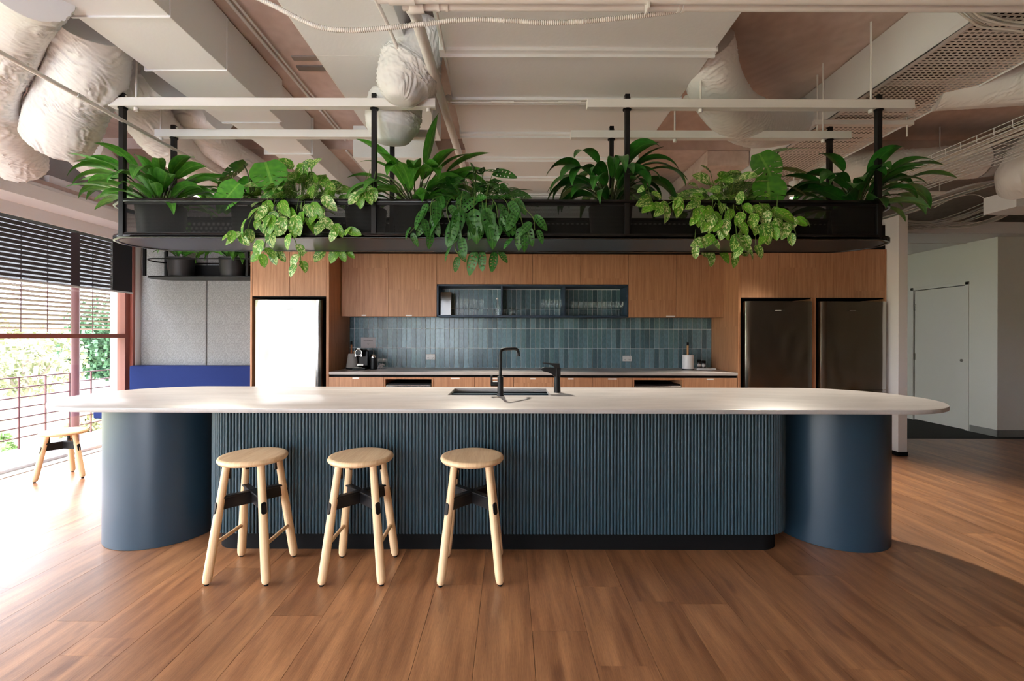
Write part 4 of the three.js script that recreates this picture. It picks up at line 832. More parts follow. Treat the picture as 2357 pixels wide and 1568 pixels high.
// ================================================================= PLANTS
function strip(center, widthDir, prof, nu, nv, fold = 0.25, wave = 0) {   // a leaf blade along a curve of points
  const pos = [], uv = [], idx = [];
  for (let i = 0; i <= nu; i++) {
    const t = i / nu, c = center(t), w = prof(t), [wx, nrm] = widthDir(t);
    for (let j = 0; j <= nv; j++) {
      const u = j / nv * 2 - 1, wv = wave ? wave * Math.sin(t * 38 + u * 2) * Math.abs(u) : 0;
      const p = c.clone().addScaledVector(wx, u * w).addScaledVector(nrm, Math.abs(u) * w * fold + wv);
      pos.push(p.x, p.y, p.z); uv.push(j / nv, t);
    }
  }
  for (let i = 0; i < nu; i++) for (let j = 0; j < nv; j++) { const a = i * (nv + 1) + j, b = a + nv + 1; idx.push(a, b, a + 1, b, b + 1, a + 1); }
  const g = new THREE.BufferGeometry(); g.setAttribute('position', new THREE.Float32BufferAttribute(pos, 3)); g.setAttribute('uv', new THREE.Float32BufferAttribute(uv, 2)); g.setIndex(idx); g.computeVertexNormals();
  return g;
}
function potOn(t, x, h, d, r, hh) {
  part(t, 'pot', lathe([[0, 0], [r * 0.80, 0], [r * 0.86, 0.012], [r, hh], [r * 0.95, hh], [r * 0.93, hh - 0.03], [0, hh - 0.03]], 40).translate(x, h, -d), M.pot, 'dark grey pot');
  part(t, 'soil', new THREE.CylinderGeometry(r * 0.93, r * 0.93, 0.012, 32).translate(x, h + hh - 0.026, -d), M.soil);
}
// arching broad-leaved plant. leaves: [azimuth, elevation at base, total length, blade length, width, droop]
function archPlant(label, x, h, d, potR, potH, leaves, mat, opt = {}) {
  const t = thing('potted_plant', label, 'plant', V(x, h, d), opt.group ?? 'potted plants in the hanging planter');
  potOn(t, x, h, d, potR, potH);
  const base = V(x, h + potH - 0.03, d);
  for (const [az, el, len, blade, wid, droop, roll = 0] of leaves) {
    const N = 36, pts = [base.clone().add(new THREE.Vector3(Math.cos(az) * 0.03 * rr(0.3, 1), 0, Math.sin(az) * 0.03))], els = [];
    let e = el; const dir = new THREE.Vector3();
    for (let i = 0; i < N; i++) { const s = i / N; e = el - droop * Math.pow(s, 1.6) ; els.push(e); dir.set(Math.cos(az) * Math.cos(e), Math.sin(e), Math.sin(az) * Math.cos(e)); pts.push(pts[i].clone().addScaledVector(dir, len / N)); }
    const cv = new THREE.CatmullRomCurve3(pts), s0 = Math.max(0.12, 1 - blade / len);
    part(t, 'stem', tube(pts.slice(0, Math.max(3, Math.round(N * s0) + 2)), 0.0036, 14, 5), M.stemDark);
    const side0 = new THREE.Vector3(-Math.sin(az), 0, Math.cos(az));
    const g = strip((q) => cv.getPoint(Math.min(1, s0 + (1 - s0) * q)), (q) => {
      const tan = cv.getTangent(Math.min(0.999, s0 + (1 - s0) * q)), n = new THREE.Vector3().crossVectors(tan, side0).normalize();
      const side = side0.clone().applyAxisAngle(tan, roll), nn = n.applyAxisAngle(tan, roll); if (nn.y < 0) nn.negate();
      return [side, nn];
    }, (q) => wid * Math.pow(Math.sin(Math.PI * Math.pow(Math.min(1, q + 0.02), 0.82)), 0.8) * (q > 0.97 ? 0.5 : 1) + 0.0015, 14, 4, 0.28, opt.wave ?? 0);
    part(t, 'leaf', g, Array.isArray(mat) ? mat[Math.floor(rr(0, mat.length))] : mat);
  }
  return t;
}
const ring = (n, f) => Array.from({ length: n }, (_, i) => f(i, n));
const fullRing = (n, lenA, lenB, elA, elB, droopA, droopB, bl, wd) => ring(n, (i) => [i * 2.39996 + rr(-0.2, 0.2), rr(elA, elB), rr(lenA, lenB), rr(bl * 0.8, bl * 1.15), rr(wd * 0.75, wd * 1.15), rr(droopA, droopB), rr(-0.5, 0.5)]);
const PH = PB + 0.016;
archPlant('bushy broad leaved plant at the window end of the hanging planter', (371 - CX) * 3.17 / F, PH, 3.17, 0.15, 0.25, [
  ...fullRing(34, 0.42, 0.62, 0.85, 1.35, 1.4, 2.5, 0.30, 0.040), ...fullRing(20, 0.34, 0.5, 0.3, 0.8, 0.8, 1.6, 0.26, 0.038),
  [Math.PI, 0.75, 0.62, 0.3, 0.034, 1.05], [Math.PI + 0.15, 0.55, 0.56, 0.3, 0.036, 1.0], [Math.PI - 0.2, 0.9, 0.6, 0.3, 0.035, 1.1], [Math.PI - 0.5, 0.95, 0.58, 0.28, 0.034, 1.0], [1.3, 1.3, 0.52, 0.3, 0.046, 2.9], [1.9, 1.25, 0.44, 0.26, 0.04, 2.7], [0.2, 0.8, 0.62, 0.3, 0.038, 1.6], [-0.2, 0.7, 0.6, 0.3, 0.038, 1.5]], M.broad);
archPlant('tall broad leaved plant with upright leaves beside the middle posts', (955 - CX) * 3.17 / F, PH, 3.17, 0.15, 0.25, [
  ...fullRing(30, 0.42, 0.62, 0.85, 1.3, 1.2, 2.3, 0.32, 0.044), ...fullRing(18, 0.34, 0.5, 0.35, 0.8, 0.9, 1.6, 0.28, 0.040),
  [0.1, 1.46, 0.70, 0.36, 0.044, 0.3], [0.5, 1.38, 0.64, 0.32, 0.040, 0.2], [0.0, 1.05, 0.68, 0.34, 0.046, 1.0], [0.2, 0.9, 0.6, 0.34, 0.046, 1.2], [1.4, 1.25, 0.5, 0.3, 0.046, 2.7], [1.8, 1.2, 0.54, 0.32, 0.05, 2.6], [1.0, 1.2, 0.54, 0.32, 0.05, 2.6], [Math.PI, 0.95, 0.56, 0.32, 0.04, 1.3]], M.broad);
archPlant('drooping dark broad leaved plant by the corridor side middle posts', (1404 - CX) * 3.17 / F, PH, 3.17, 0.15, 0.25, [
  ...fullRing(40, 0.50, 0.70, 1.05, 1.45, 2.3, 3.1, 0.34, 0.046), ...fullRing(12, 0.36, 0.46, 0.9, 1.2, 2.3, 3.0, 0.28, 0.04),
  [0.15, 1.42, 0.60, 0.28, 0.028, 1.2], [0.3, 1.3, 0.56, 0.26, 0.026, 1.1]], M.broadDeep);
archPlant('wide dark broad leaved plant at the corridor end of the hanging planter', (1970 - CX) * 3.17 / F, PH, 3.17, 0.15, 0.25, [
  ...fullRing(32, 0.42, 0.60, 0.9, 1.35, 1.5, 2.6, 0.32, 0.048), ...fullRing(16, 0.36, 0.5, 0.35, 0.8, 0.9, 1.6, 0.28, 0.044),
  [0.05, 1.0, 0.70, 0.34, 0.04, 1.3], [0.25, 0.85, 0.64, 0.3, 0.044, 1.4], [Math.PI, 0.85, 0.6, 0.32, 0.044, 1.1], [Math.PI + 0.2, 0.6, 0.56, 0.3, 0.042, 1.0], [-0.1, 0.7, 0.62, 0.28, 0.044, 1.9], [0.1, 0.9, 0.6, 0.3, 0.05, 2.4]], M.broadDeep);
const forward = (a) => a.map((l) => [Math.atan2(Math.abs(Math.sin(l[0])) * 0.8 + 0.1, Math.cos(l[0])), ...l.slice(1)]);
archPlant('leafy plant in a rounded dark pot on the felt wall shelf', (417 - CX) * 5.6 / F, 2.023, 5.6, 0.15, 0.235, forward(fullRing(18, 0.30, 0.42, 0.8, 1.3, 1.4, 2.4, 0.26, 0.034)), M.broad, { group: 'potted plants on the felt wall shelf' });
archPlant('wavy leaved fern in a rounded dark pot next to the fridge tower', (534 - CX) * 5.6 / F, 2.023, 5.6, 0.145, 0.235, forward([...fullRing(16, 0.34, 0.44, 0.7, 1.2, 1.9, 3.0, 0.34, 0.036), [Math.PI - 0.2, 0.8, 0.5, 0.36, 0.036, 2.6], [0.25, 0.8, 0.46, 0.34, 0.038, 2.7]]), M.broad, { group: 'potted plants on the felt wall shelf', wave: 0.008 });

// heart-shaped leaf: base at the origin, tip along +y, top side +z
function heartLeaf(L, W, bend = 0.25, fold = 0.22) {
  const nu = 10, nv = 6, pos = [], uv = [], idx = [];
  for (let i = 0; i <= nu; i++) for (let j = 0; j <= nv; j++) {
    const t = i / nu, u = j / nv * 2 - 1, w = W * Math.pow(t, 0.42) * Math.pow(1 - t, 0.72) * 1.62 + 0.0004;
    const y = t * L - 0.16 * L * Math.pow(Math.abs(u), 1.5) * Math.pow(1 - t, 3), x = u * w;
    pos.push(x, y, Math.abs(u) * w * fold - bend * t * t * L); uv.push(j / nv, t);
  }
  for (let i = 0; i < nu; i++) for (let j = 0; j < nv; j++) { const a = i * (nv + 1) + j, b = a + nv + 1; idx.push(a, a + 1, b, b, a + 1, b + 1); }
  const g = new THREE.BufferGeometry(); g.setAttribute('position', new THREE.Float32BufferAttribute(pos, 3)); g.setAttribute('uv', new THREE.Float32BufferAttribute(uv, 2)); g.setIndex(idx); g.computeVertexNormals();
  return g;
}
// ovate leaf with holes beside the midrib
function holedLeaf(L, W, bend) {
  const s = new THREE.Shape(), N = 18, e = (t) => W * Math.pow(t, 0.5) * Math.pow(1 - t, 0.7) * 1.6;
  s.moveTo(0, 0); for (let i = 1; i <= N; i++) s.lineTo(e(i / N) + (i === N ? 0.0003 : 0), i / N * L); for (let i = N - 1; i > 0; i--) s.lineTo(-e(i / N), i / N * L);
  for (const sg of [-1, 1]) for (let k = 0; k < 4; k++) { const t = 0.22 + k * 0.15, h = new THREE.Path(), w = e(t); h.absellipse(sg * w * 0.48, t * L + 0.004, w * 0.24, L * 0.022, 0, Math.PI * 2, false, sg * 0.5); s.holes.push(h); }
  const g = new THREE.ShapeGeometry(s, 5), p = g.attributes.position, uv = g.attributes.uv;
  for (let i = 0; i < p.count; i++) { const x = p.getX(i), y = p.getY(i); uv.setXY(i, 0.5 + x / (2 * W), y / L); p.setZ(i, Math.abs(x) * 0.25 - bend * (y / L) ** 2 * L); }
  g.computeVertexNormals(); return g;
}
// split leaf
function splitLeaf(L, W, bend) {
  const s = new THREE.Shape(), pts = [], R = (a) => 1;
  const edge = (t, sg) => [sg * W * Math.pow(Math.sin(Math.PI * Math.pow(t, 0.62)), 0.75), L * (t * 1.1 - 0.1)];
  const side = (sg) => {
    const out = []; const cuts = [0.4, 0.55, 0.69, 0.82];
    for (let i = 0; i <= 110; i++) {
      const t = i / 110; let [x, y] = edge(t, sg);
      if (t < 0.1) { y += -0.05 * L * Math.sin(t / 0.1 * Math.PI); }
      for (const c of cuts) { const q = Math.abs(t - c); if (q < 0.009) { x *= 0.4; y -= 0.06 * L; } }
      out.push([x, y]);
    }
    return out;
  };
  const r = side(1), l = side(-1).reverse();
  s.moveTo(0, 0.02 * L); for (const [x, y] of r) s.lineTo(x, y); for (const [x, y] of l) s.lineTo(x, y); s.closePath();
  for (const sg of [-1, 1]) for (const t of [0.36, 0.52]) { const h = new THREE.Path(); h.absellipse(sg * W * 0.22, L * t, W * 0.09, L * 0.018, 0, Math.PI * 2, false, sg * 0.6); s.holes.push(h); }
  const g = new THREE.ShapeGeometry(s, 6), p = g.attributes.position, uv = g.attributes.uv;
  for (let i = 0; i < p.count; i++) { const x = p.getX(i), y = p.getY(i); uv.setXY(i, 0.5 + x / (2 * W), Math.max(0, y / L)); p.setZ(i, Math.abs(x) * 0.18 - bend * (y / L) ** 2 * L - 0.6 * x * x); }
  g.computeVertexNormals(); return g;
}
// orient a leaf: tip direction and facing direction
function placeLeaf(g, at, tip, face) {
  const y = tip.clone().normalize(), z = face.clone().addScaledVector(y, -face.dot(y)).normalize(), x = new THREE.Vector3().crossVectors(y, z);
  g.applyMatrix4(new THREE.Matrix4().makeBasis(x, y, z).setPosition(at)); return g;
}
const pick = (m) => Array.isArray(m) ? m[Math.floor(rr(0, m.length))] : m;
const R3 = (s) => new THREE.Vector3(rr(-s, s), rr(-s, s), rr(-s, s));
function trailing(label, cx, w, topPx, leafFn, mat, vines, extra, size, nMound, dStem = M.stem) {
  const x = (cx - CX) * 3.17 / F, t = thing('trailing_plant', label, 'plant', V(x, PH, 3.17), 'potted plants in the hanging planter');
  potOn(t, x, PH, 3.17, 0.14, 0.23);
  const eye = new THREE.Vector3(0, EYE, 0), top = PT + 0.02;
  // mound of leaves over the rim
  for (let k = 0; k < nMound; k++) {
    const a = k * 2.39996, q = Math.sqrt((k + 0.5) / nMound), hx = w * q * Math.cos(a), hz = 0.25 * q * Math.sin(a);
    const py = top + (topPx - top) * Math.pow(1 - q * q, 0.8) * rr(0.55, 1.02) - Math.max(0, -0 + hz - 0.14) * 0.5, L = size * rr(0.75, 1.15);
    const at = new THREE.Vector3(x + hx, py, -3.17 + hz), out = new THREE.Vector3(hx / w, 0.1, hz / 0.25).add(R3(0.5));
    const tip = new THREE.Vector3(out.x + rr(-0.5, 0.5), -0.4 + rr(-0.5, 0.8), out.z * 0.9 + 0.15), face = new THREE.Vector3(out.x * 0.3, 0.7, 0.6).add(R3(0.7));
    part(t, 'leaf', placeLeaf(leafFn(L), at, tip, face), pick(mat));
    part(t, 'stem', tube([new THREE.Vector3(x + hx * 0.3, PH + 0.22, -3.17 + hz * 0.3), new THREE.Vector3(x + hx * 0.7, (PH + 0.24 + py) / 2 + 0.02, -3.17 + hz * 0.7), at.clone()], 0.0022, 8, 4), dStem);
  }
  for (const v of vines) {
    const start = new THREE.Vector3(x + rr(-0.05, 0.05), PH + 0.23, -3.12), pts = v.map(([px, py, d = 2.90]) => P(px, py, d));
    const first = pts[0], hook = new THREE.Vector3((start.x + first.x) / 2, PT + 0.05, -3.02), cv = new THREE.CatmullRomCurve3([start, hook, ...pts]);
    part(t, 'vine', new THREE.TubeGeometry(cv, 40, 0.003, 5), dStem);
    const L = cv.getLength(), n = Math.round(L / (size * 0.62));
    for (let k = 2; k <= n; k++) {
      const q = Math.min(0.999, k / n), c = cv.getPoint(q), tan = cv.getTangent(q), sgn = k % 2 ? 1 : -1, sz = size * rr(0.7, 1.05) * (q > 0.85 ? 0.75 : 1);
      const tip = new THREE.Vector3(sgn * rr(0.3, 0.9), -0.8, 0.2).addScaledVector(tan, 0.35).add(R3(0.25)), at = c.clone().add(new THREE.Vector3(sgn * 0.018, 0.0, 0.012));
      part(t, 'leaf', placeLeaf(leafFn(sz), at, tip, new THREE.Vector3(sgn * 0.2, 0.35, 1).add(R3(0.6))), pick(mat));
    }
  }
  for (const [px, py, d, ang = -1.57, s = 1] of extra) {
    const at = P(px, py, d), tip = new THREE.Vector3(Math.cos(ang), Math.sin(ang), 0.1);
    part(t, 'leaf', placeLeaf(leafFn(size * s), at, tip, new THREE.Vector3(0, 0.3, 1).add(R3(0.45))), pick(mat));
    part(t, 'stem', tube([at, at.clone().add(new THREE.Vector3(0, 0.05, -0.01)), at.clone().add(new THREE.Vector3(0.01, 0.12, d > 3.3 ? 0.01 : -0.02))], 0.002, 8, 4), dStem);
  }
  return t;
}
const pothosLeaf = (L) => heartLeaf(L, L * 0.44, rr(0.1, 0.35), rr(0.1, 0.35)), holed = (L) => holedLeaf(L * 1.15, L * 0.36, rr(0.1, 0.4));
trailing('bright variegated pothos trailing over the planter in front of the left fridge', 690, 0.33, 2.49, pothosLeaf, M.pothos,
  [[[642, 467], [623, 521], [610, 558], [608, 580], [600, 589]], [[661, 494], [666, 521], [680, 558], [692, 597], [688, 612]], [[734, 489], [737, 506], [762, 517], [787, 531], [812, 526]], [[580, 500], [564, 537], [548, 542], [530, 535]], [[600, 478], [604, 500], [598, 520]], [[700, 475], [704, 500], [696, 518]], [[640, 478], [640, 500], [634, 522]]],
  [[628, 578, 3.44, -1.4], [640, 580, 3.44, -0.9, 0.8], [705, 576, 3.44, -2.6, 0.8], [744, 578, 3.44, -2.3], [773, 576, 3.44, -2.0], [784, 578, 3.44, -1.2, 0.8], [800, 580, 3.44, -0.7, 0.6], [655, 505, 2.88, -2.0, 1.1], [680, 500, 2.88, -1.4, 1.1], [625, 500, 2.88, -1.8, 1.1], [720, 470, 2.88, -1.1], [745, 455, 2.9, -0.8], [612, 480, 2.88, -2.4]], 0.108, 84);
trailing('dark holed leaf trailing plant in front of the middle cupboards', 1098, 0.3, 2.46, holed, M.broadDeep,
  [[[1000, 462], [981, 487], [959, 517], [942, 537]], [[995, 460], [990, 500], [984, 530]], [[1066, 480], [1063, 528], [1052, 553], [1047, 573], [1061, 592]], [[1185, 462], [1201, 512], [1204, 528], [1185, 550]], [[1190, 468], [1226, 501], [1230, 530]], [[1110, 470], [1112, 500], [1100, 520]], [[1140, 470], [1145, 500], [1150, 525]], [[1030, 465], [1028, 490], [1035, 512]], [[1165, 465], [1170, 495], [1160, 520]]],
  [[1095, 578, 3.44, -1.9, 1.2], [1110, 578, 3.44, -1.6], [1138, 580, 3.44, -1.7], [1148, 578, 3.44, -0.9, 0.7], [1060, 480, 2.88, -1.8, 1.3], [1090, 480, 2.88, -1.5, 1.4], [1118, 478, 2.88, -1.4, 1.3], [1050, 505, 2.88, -1.9, 1.2], [1130, 505, 2.88, -1.5, 1.2]], 0.135, 60);
trailing('bright variegated pothos trailing over the planter in front of the right gable', 1665, 0.33, 2.47, pothosLeaf, M.pothos,
  [[[1579, 456], [1549, 463], [1524, 476], [1506, 472], [1497, 454], [1490, 432]], [[1660, 500], [1651, 538], [1626, 554], [1608, 549]], [[1690, 500], [1702, 563], [1715, 577]], [[1600, 475], [1612, 490], [1606, 506]], [[1735, 490], [1743, 510], [1744, 528]], [[1790, 500], [1810, 520], [1825, 505], [1838, 505]], [[1640, 480], [1632, 505], [1640, 520]], [[1770, 490], [1775, 515], [1765, 540]], [[1710, 485], [1715, 515], [1705, 545]]],
  [[1615, 580, 3.44, -0.4], [1635, 582, 3.44, -1.4], [1660, 580, 3.44, -0.9], [1690, 582, 3.44, -1.6, 1.1], [1700, 578, 3.44, -0.3, 0.8], [1600, 570, 2.9, -1.6, 0.7], [1740, 568, 2.9, -1.0, 0.8], [1670, 510, 2.88, -1.9, 1.1], [1695, 545, 2.88, -0.9, 1.3], [1755, 520, 2.88, -1.2, 1.2], [1640, 498, 2.88, -2.2, 1.2], [1820, 540, 2.88, -1.5, 0.7], [1790, 490, 2.88, -0.5, 1.2]], 0.105, 78);
trailing('small variegated pothos sprig beside the middle front post', 842, 0.06, 2.28, pothosLeaf, M.pothos, [[[835, 445], [825, 455]]], [[845, 430, 2.9, -1.3], [858, 435, 2.9, -1.4, 0.8], [838, 440, 2.9, -2.2]], 0.1, 5);
function monstera(label, cx, leaves) {
  const x = (cx - CX) * 3.2 / F, t = thing('monstera_plant', label, 'plant', V(x, PH, 3.2), 'potted plants in the hanging planter');
  potOn(t, x, PH, 3.2, 0.13, 0.23);
  for (const [px, py, ang, L, face, d = 3.15] of leaves) {
    const at = P(px, py, d), tip = new THREE.Vector3(Math.cos(ang), Math.sin(ang), 0.15);
    part(t, 'leaf', placeLeaf(splitLeaf(L, L * 0.5, 0.14), at, tip, new THREE.Vector3(...face)), M.monstera);
    part(t, 'stem', tube([new THREE.Vector3(x, PH + 0.2, -3.2), new THREE.Vector3((x * 0.6 + at.x * 0.4), at.y * 0.6 + (PH + 0.2) * 0.4 + 0.06, (-3.2 + at.z) / 2), at], 0.005, 14, 6), M.stemDark);
  }
}
monstera('monstera with split leaves next to the window side pothos', 580, [[612, 380, -1.2, 0.23, [0.2, 0.3, 1], 2.98], [545, 428, -2.2, 0.22, [-0.1, 0.4, 1], 2.98], [560, 380, -2.45, 0.24, [-0.7, 0.8, 0.3]], [575, 412, -1.7, 0.17, [0, 0.8, 0.5], 3.25], [520, 445, -1.5, 0.15, [0.3, 0.5, 0.8], 3.2]]);
monstera('monstera with split leaves between the pothos and the corridor end plant', 1765, [[1750, 360, -1.15, 0.24, [0.05, 0.35, 1], 3.0], [1765, 415, -1.5, 0.23, [0, 0.25, 1], 2.98], [1800, 390, -0.25, 0.22, [0.2, 0.9, 0.3], 3.25], [1795, 425, -0.35, 0.2, [0.2, 0.8, 0.4], 3.2], [1725, 400, -2.6, 0.2, [-0.3, 0.9, 0.3], 3.25], [1725, 425, -2.9, 0.18, [-0.3, 0.7, 0.5], 3.2], [1790, 350, 0.2, 0.2, [0.2, 0.9, 0.4], 3.25]]);

// ================================================================= SMALL THINGS ON BENCH AND SHELVES
function flute(name, label, x, d, H, R, group) {
  const g = lathe([[0.0, 0.002], [R * 0.95, 0.0], [R * 0.95, 0.002], [0.006, 0.006], [0.004, H * 0.1], [0.004, H * 0.40], [0.008, H * 0.43], [R * 0.8, H * 0.5], [R, H * 0.62], [R * 0.98, H * 0.8], [R * 0.84, H]], 20);
  return single(name, label, 'glass', g.translate(x, 1.5625, -d), M.glass, group);
}
const gx = (px, d) => (px - CX) * d / F;
for (const [px, d] of [[1053, 5.66], [1061, 5.62], [1069, 5.7], [1076, 5.62], [1083, 5.7], [1090, 5.62], [1095, 5.7], [1107, 5.62], [1111, 5.72]]) flute('champagne_flute', 'champagne flute in the ' + (d > 5.65 ? 'back' : 'front') + ' row of the bay with the tall vase', gx(px, d), d, 0.205, 0.024, 'champagne flutes beside the tall vase');
for (const [px, d] of [[1249, 5.62], [1256, 5.72], [1263, 5.62], [1269, 5.72], [1276, 5.62], [1282, 5.72], [1289, 5.62], [1294, 5.74]]) flute('champagne_flute', 'champagne flute in the ' + (d > 5.65 ? 'back' : 'front') + ' row of the bay with the small jug', gx(px, d), d, 0.205, 0.025, 'champagne flutes in the middle bay');
for (let k = 0; k < 9; k++) for (const d of [5.62, 5.72]) flute('wine_glass', 'wine glass in the ' + (d > 5.65 ? 'back' : 'front') + ' row of the bay filled with wine glasses', gx(1319 + k * 14 + (d > 5.7 ? 6 : 0), d), d, 0.178, 0.033, 'wine glasses in rows');
single('tall_vase', 'tall square smoky glass vase at the end of the open shelf', 'vase', B(gx(1015, 5.66), gx(1040, 5.66), 1.5625, 1.5625 + 0.29, 5.6, 5.72, 0.006), phys({ color: rgb(0.35, 0.26, 0.16), roughness: 0.08, transmission: 0.8, thickness: 0, ior: 1.5 }));
{
  const bx = gx(1144.5, 5.64), b = thing('glass_bottle', 'clear swing top glass bottle by the first shelf divider', 'bottle', V(bx, 1.5625, 5.64));
  part(b, 'body', lathe([[0, 0.003], [0.03, 0], [0.034, 0.006], [0.034, 0.12], [0.026, 0.15], [0.013, 0.17], [0.013, 0.205], [0.016, 0.21]], 24).translate(bx, 1.5625, -5.64), M.glass);
  part(b, 'stopper', lathe([[0, 0.2], [0.013, 0.205], [0.016, 0.215], [0, 0.225]], 16).translate(bx, 1.5625, -5.64), M.whitePaint);
  const jx = gx(1178, 5.64), j = thing('glass_jug', 'small glass jug with handle on the middle shelf bay', 'jug', V(jx, 1.5625, 5.64));
  part(j, 'body', lathe([[0, 0.003], [0.035, 0], [0.045, 0.02], [0.045, 0.07], [0.03, 0.1], [0.034, 0.11]], 24).translate(jx, 1.5625, -5.64), M.glass);
  part(j, 'handle', new THREE.TorusGeometry(0.026, 0.004, 8, 20).translate(jx + 0.05, 1.5625 + 0.06, -5.64), M.glass);
  for (const px of [1161, 1166]) single('glass_tumbler', 'small tumbler beside the glass jug', 'glass', lathe([[0, 0.004], [0.024, 0], [0.028, 0.08]], 20).translate(gx(px, px === 1161 ? 5.62 : 5.7), 1.5625, -(px === 1161 ? 5.62 : 5.7)), M.glass, 'tumblers beside the jug');
}
{ // paper towel holder, left
  const x = gx(809, 5.62), d = 5.62, t = thing('utensil_cone', 'grey cone shaped holder with wooden handled brush beside the coffee machine', 'holder', V(x, 0.9, d));
  part(t, 'cone', lathe([[0, 0.012], [0.074, 0.012], [0.076, 0.016], [0.05, 0.185], [0.046, 0.187], [0, 0.187]], 36).translate(x + 0.012, 0.9, -d), std({ color: rgb(0.5, 0.47, 0.43), roughness: 0.6 }));
  part(t, 'base', new THREE.CylinderGeometry(0.074, 0.074, 0.013, 32).translate(x + 0.012, 0.9065, -d), M.blackMatt);
  part(t, 'handle', rod(V(x, 1.08, d), V(x, 1.2, d), 0.011, 0.011, 14), std({ color: rgb(0.36, 0.13, 0.04), roughness: 0.5 }));
  part(t, 'handle_tip', rod(V(x, 1.2, d), V(x, 1.24, d), 0.012, 0.012, 14), M.blackMatt);
  part(t, 'wooden_peg', rod(V(x + 0.035, 1.08, d), V(x + 0.035, 1.12, d), 0.007, 0.007, 10), M.beech);
}
{ // coffee machine
  const x0 = gx(817, 5.5), d = 5.44, c = thing('coffee_machine', 'black capsule coffee machine with chrome ring on the left of the bench', 'coffee machine', V(x0 + 0.08, 0.9, d + 0.1));
  part(c, 'body', B(x0 + 0.025, x0 + 0.155, 0.93, 1.135, d + 0.09, d + 0.28, 0.02), M.blackGloss);
  part(c, 'head', B(x0 + 0.012, x0 + 0.115, 1.055, 1.155, d + 0.0, d + 0.2, 0.025), M.blackGloss);
  part(c, 'drip_base', B(x0 - 0.005, x0 + 0.15, 0.9, 0.925, d - 0.02, d + 0.26, 0.008), M.blackGloss);
  part(c, 'drip_grille', B(x0 + 0.015, x0 + 0.105, 0.925, 0.932, d - 0.01, d + 0.09, 0.002), M.steel);
  part(c, 'cup_rest', B(x0 + 0.02, x0 + 0.1, 0.945, 0.97, d + 0.07, d + 0.09, 0.003), M.steel);
  part(c, 'chrome_ring', new THREE.TorusGeometry(0.038, 0.0045, 10, 40).translate(x0 + 0.063, 1.106, -(d - 0.002)), M.chrome);
  part(c, 'ring_plate', merge([B(x0 + 0.02, x0 + 0.035, 1.058, 1.085, d - 0.004, d + 0.002, 0.002), B(x0 + 0.091, x0 + 0.106, 1.058, 1.085, d - 0.004, d + 0.002, 0.002)]), M.chrome);
  part(c, 'lever', B(x0 + 0.045, x0 + 0.08, 1.15, 1.162, d - 0.006, d + 0.1, 0.004), M.chrome);
}
{
  const x = gx(860, 5.55), d = 5.55, k = thing('milk_frother', 'black milk frother canister with chrome collar beside the coffee machine', 'frother', V(x, 0.9, d));
  part(k, 'body', lathe([[0, 0], [0.038, 0], [0.04, 0.006], [0.04, 0.14], [0.037, 0.146], [0, 0.146]], 30).translate(x, 0.9, -d), M.black);
  part(k, 'collar', lathe([[0.036, 0.146], [0.036, 0.156], [0.033, 0.158], [0.033, 0.18], [0, 0.182]], 30).translate(x, 0.9, -d), M.chrome);
  const y = gx(879, 5.62), e = 5.62, b = thing('acrylic_box', 'clear acrylic box holding white sugar sticks next to the frother', 'box', V(y, 0.9, e));
  part(b, 'box', merge([B(y - 0.062, y - 0.059, 0.9, 1.03, e - 0.05, e + 0.05, 0), B(y + 0.059, y + 0.062, 0.9, 1.03, e - 0.05, e + 0.05, 0), B(y - 0.06, y + 0.06, 0.9, 1.03, e - 0.052, e - 0.049, 0), B(y - 0.06, y + 0.06, 0.9, 1.03, e + 0.049, e + 0.052, 0), B(y - 0.06, y + 0.06, 0.9, 0.904, e - 0.05, e + 0.05, 0)]), M.glass);
  for (let q = 0; q < 16; q++) { const a = rr(0, 3.14), c = V(y + rr(-0.02, 0.02), 0.913 + q * 0.0032, e + rr(-0.02, 0.015)), v = new THREE.Vector3(Math.cos(a) * 0.026, rr(-0.012, 0.014), Math.sin(a) * 0.022); single('sugar_stick', 'white paper sugar stick inside the clear acrylic box', 'sugar stick', rod(c.clone().sub(v), c.clone().add(v), 0.0045, 0.0045, 6), M.paper, 'sugar sticks in the acrylic box'); }
  // sign
  const cv = document.createElement('canvas'); cv.width = 512; cv.height = 360; const q = cv.getContext('2d');
  q.fillStyle = '#cfc8c8'; q.fillRect(0, 0, 512, 360); q.fillStyle = '#1c1a1c'; q.font = 'bold 38px sans-serif'; q.textAlign = 'center'; q.fillText('BYO COFFEE PODS', 256, 122);
  q.strokeStyle = '#4a4447'; q.lineWidth = 5; q.beginPath(); q.moveTo(256, 190); q.lineTo(280, 205); q.lineTo(280, 235); q.lineTo(256, 250); q.lineTo(232, 235); q.lineTo(232, 205); q.closePath(); q.stroke();
  const tx = new THREE.CanvasTexture(cv); tx.colorSpace = THREE.SRGBColorSpace;
  const sx0 = gx(831.5, 5.852), sx1 = gx(864.5, 5.852), sh0 = 1.155, sh1 = 1.285, s = thing('notice_card', 'small printed notice on the tiles above the coffee machine', 'sign', V((sx0 + sx1) / 2, sh0, 5.852));
  part(s, 'holder', B(sx0 - 0.003, sx1 + 0.003, sh0 - 0.003, sh1 + 0.003, 5.846, 5.85, 0.001), M.paper);
  part(s, 'print', new THREE.PlaneGeometry(sx1 - sx0, sh1 - sh0).translate((sx0 + sx1) / 2, (sh0 + sh1) / 2, -5.8455), std({ map: tx, roughness: 0.7 }));
}
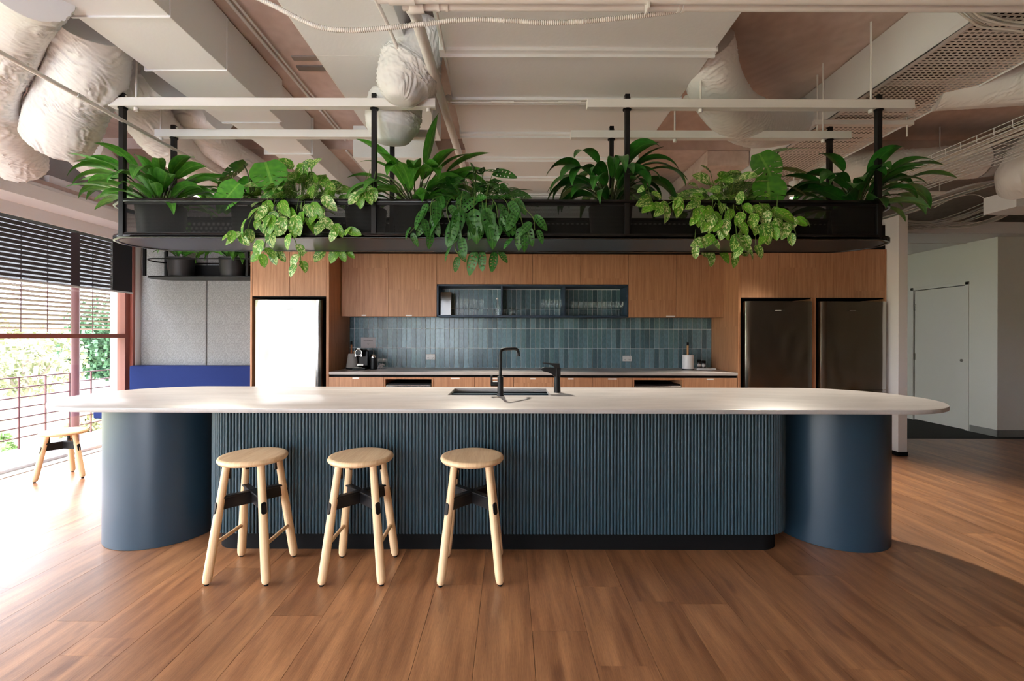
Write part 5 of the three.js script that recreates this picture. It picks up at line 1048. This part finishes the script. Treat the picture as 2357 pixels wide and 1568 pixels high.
{ // right: white canister, spice jars on marble tray
  const x = gx(1584, 5.62), d = 5.62, t = thing('utensil_canister', 'white cylinder canister with a wooden handled brush on the right of the bench', 'canister', V(x, 0.9, d));
  part(t, 'canister', lathe([[0, 0.012], [0.066, 0.012], [0.067, 0.015], [0.067, 0.182], [0.064, 0.185], [0, 0.183]], 40).translate(x, 0.9, -d), std({ color: rgb(0.78, 0.76, 0.76), roughness: 0.4 }));
  part(t, 'base', new THREE.CylinderGeometry(0.067, 0.067, 0.012, 40).translate(x, 0.906, -d), M.blackMatt);
  part(t, 'handle', rod(V(x - 0.005, 1.08, d), V(x - 0.005, 1.2, d), 0.0125, 0.0115, 16), std({ color: rgb(0.5, 0.27, 0.11), roughness: 0.5 }));
  part(t, 'handle_tip', rod(V(x - 0.005, 1.2, d), V(x - 0.005, 1.24, d), 0.0125, 0.0125, 16), M.blackMatt);
  const a = gx(1601, 5.64), b = gx(1644, 5.64);
  single('marble_tray', 'small white marble tray under the spice jars', 'tray', B(a, b, 0.9, 0.922, 5.58, 5.70, 0.004), std({ color: rgb(0.74, 0.74, 0.72), roughness: 0.3 }));
  for (const [px, h, w] of [[1609, 0.1, 'taller pepper jar with black lid on the marble tray'], [1619.5, 0.09, 'shorter spice jar with black lid on the marble tray']]) {
    const sx = gx(px, 5.64), s = thing('spice_jar', w, 'jar', V(sx, 0.922, 5.64), 'spice jars on the marble tray');
    part(s, 'jar', lathe([[0, 0], [0.022, 0], [0.023, 0.004], [0.022, h * 0.62], [0.019, h * 0.66]], 24).translate(sx, 0.922, -5.64), std({ color: rgb(0.09, 0.08, 0.08), roughness: 0.15 }));
    part(s, 'lid', lathe([[0.0, h * 0.64], [0.024, h * 0.66], [0.025, h * 0.95], [0.02, h], [0, h]], 24).translate(sx, 0.922, -5.64), M.blackMatt);
    part(s, 'paper_label', lathe([[0.0232, h * 0.2], [0.0232, h * 0.48]], 24).translate(sx, 0.922, -5.64), M.paper);
  }
}
for (const [px, py, w] of [[991, 821.5, 'left of the sink tap'], [1443.5, 825.5, 'left of the white canister']]) {   // power points
  const c = P(px, py, 5.852), o = thing('power_outlet', 'white double power outlet on the blue tiles ' + w, 'outlet', V(c.x, c.y, 5.852), 'power outlets on the splashback');
  part(o, 'plate', B(c.x - 0.06, c.x + 0.06, c.y - 0.036, c.y + 0.036, 5.842, 5.853, 0.004), M.sticker);
  for (const s of [-1, 1]) { part(o, 'switch', B(c.x + s * 0.03 - 0.007, c.x + s * 0.03 + 0.007, c.y + 0.016, c.y + 0.026, 5.838, 5.843, 0.002), M.whitePaint); for (const k of [-1, 0, 1]) part(o, 'socket_slot', B(c.x + s * 0.03 + k * 0.008 - 0.0015, c.x + s * 0.03 + k * 0.008 + 0.0015, c.y - 0.018 - (k ? 0 : 0.008), c.y - 0.006 - (k ? 0 : 0.008), 5.8405, 5.843, 0), M.blackMatt); }
}

scene.traverse((o) => { if (o.isMesh) o.castShadow = o.receiveShadow = true; });
renderer.render(scene, camera);
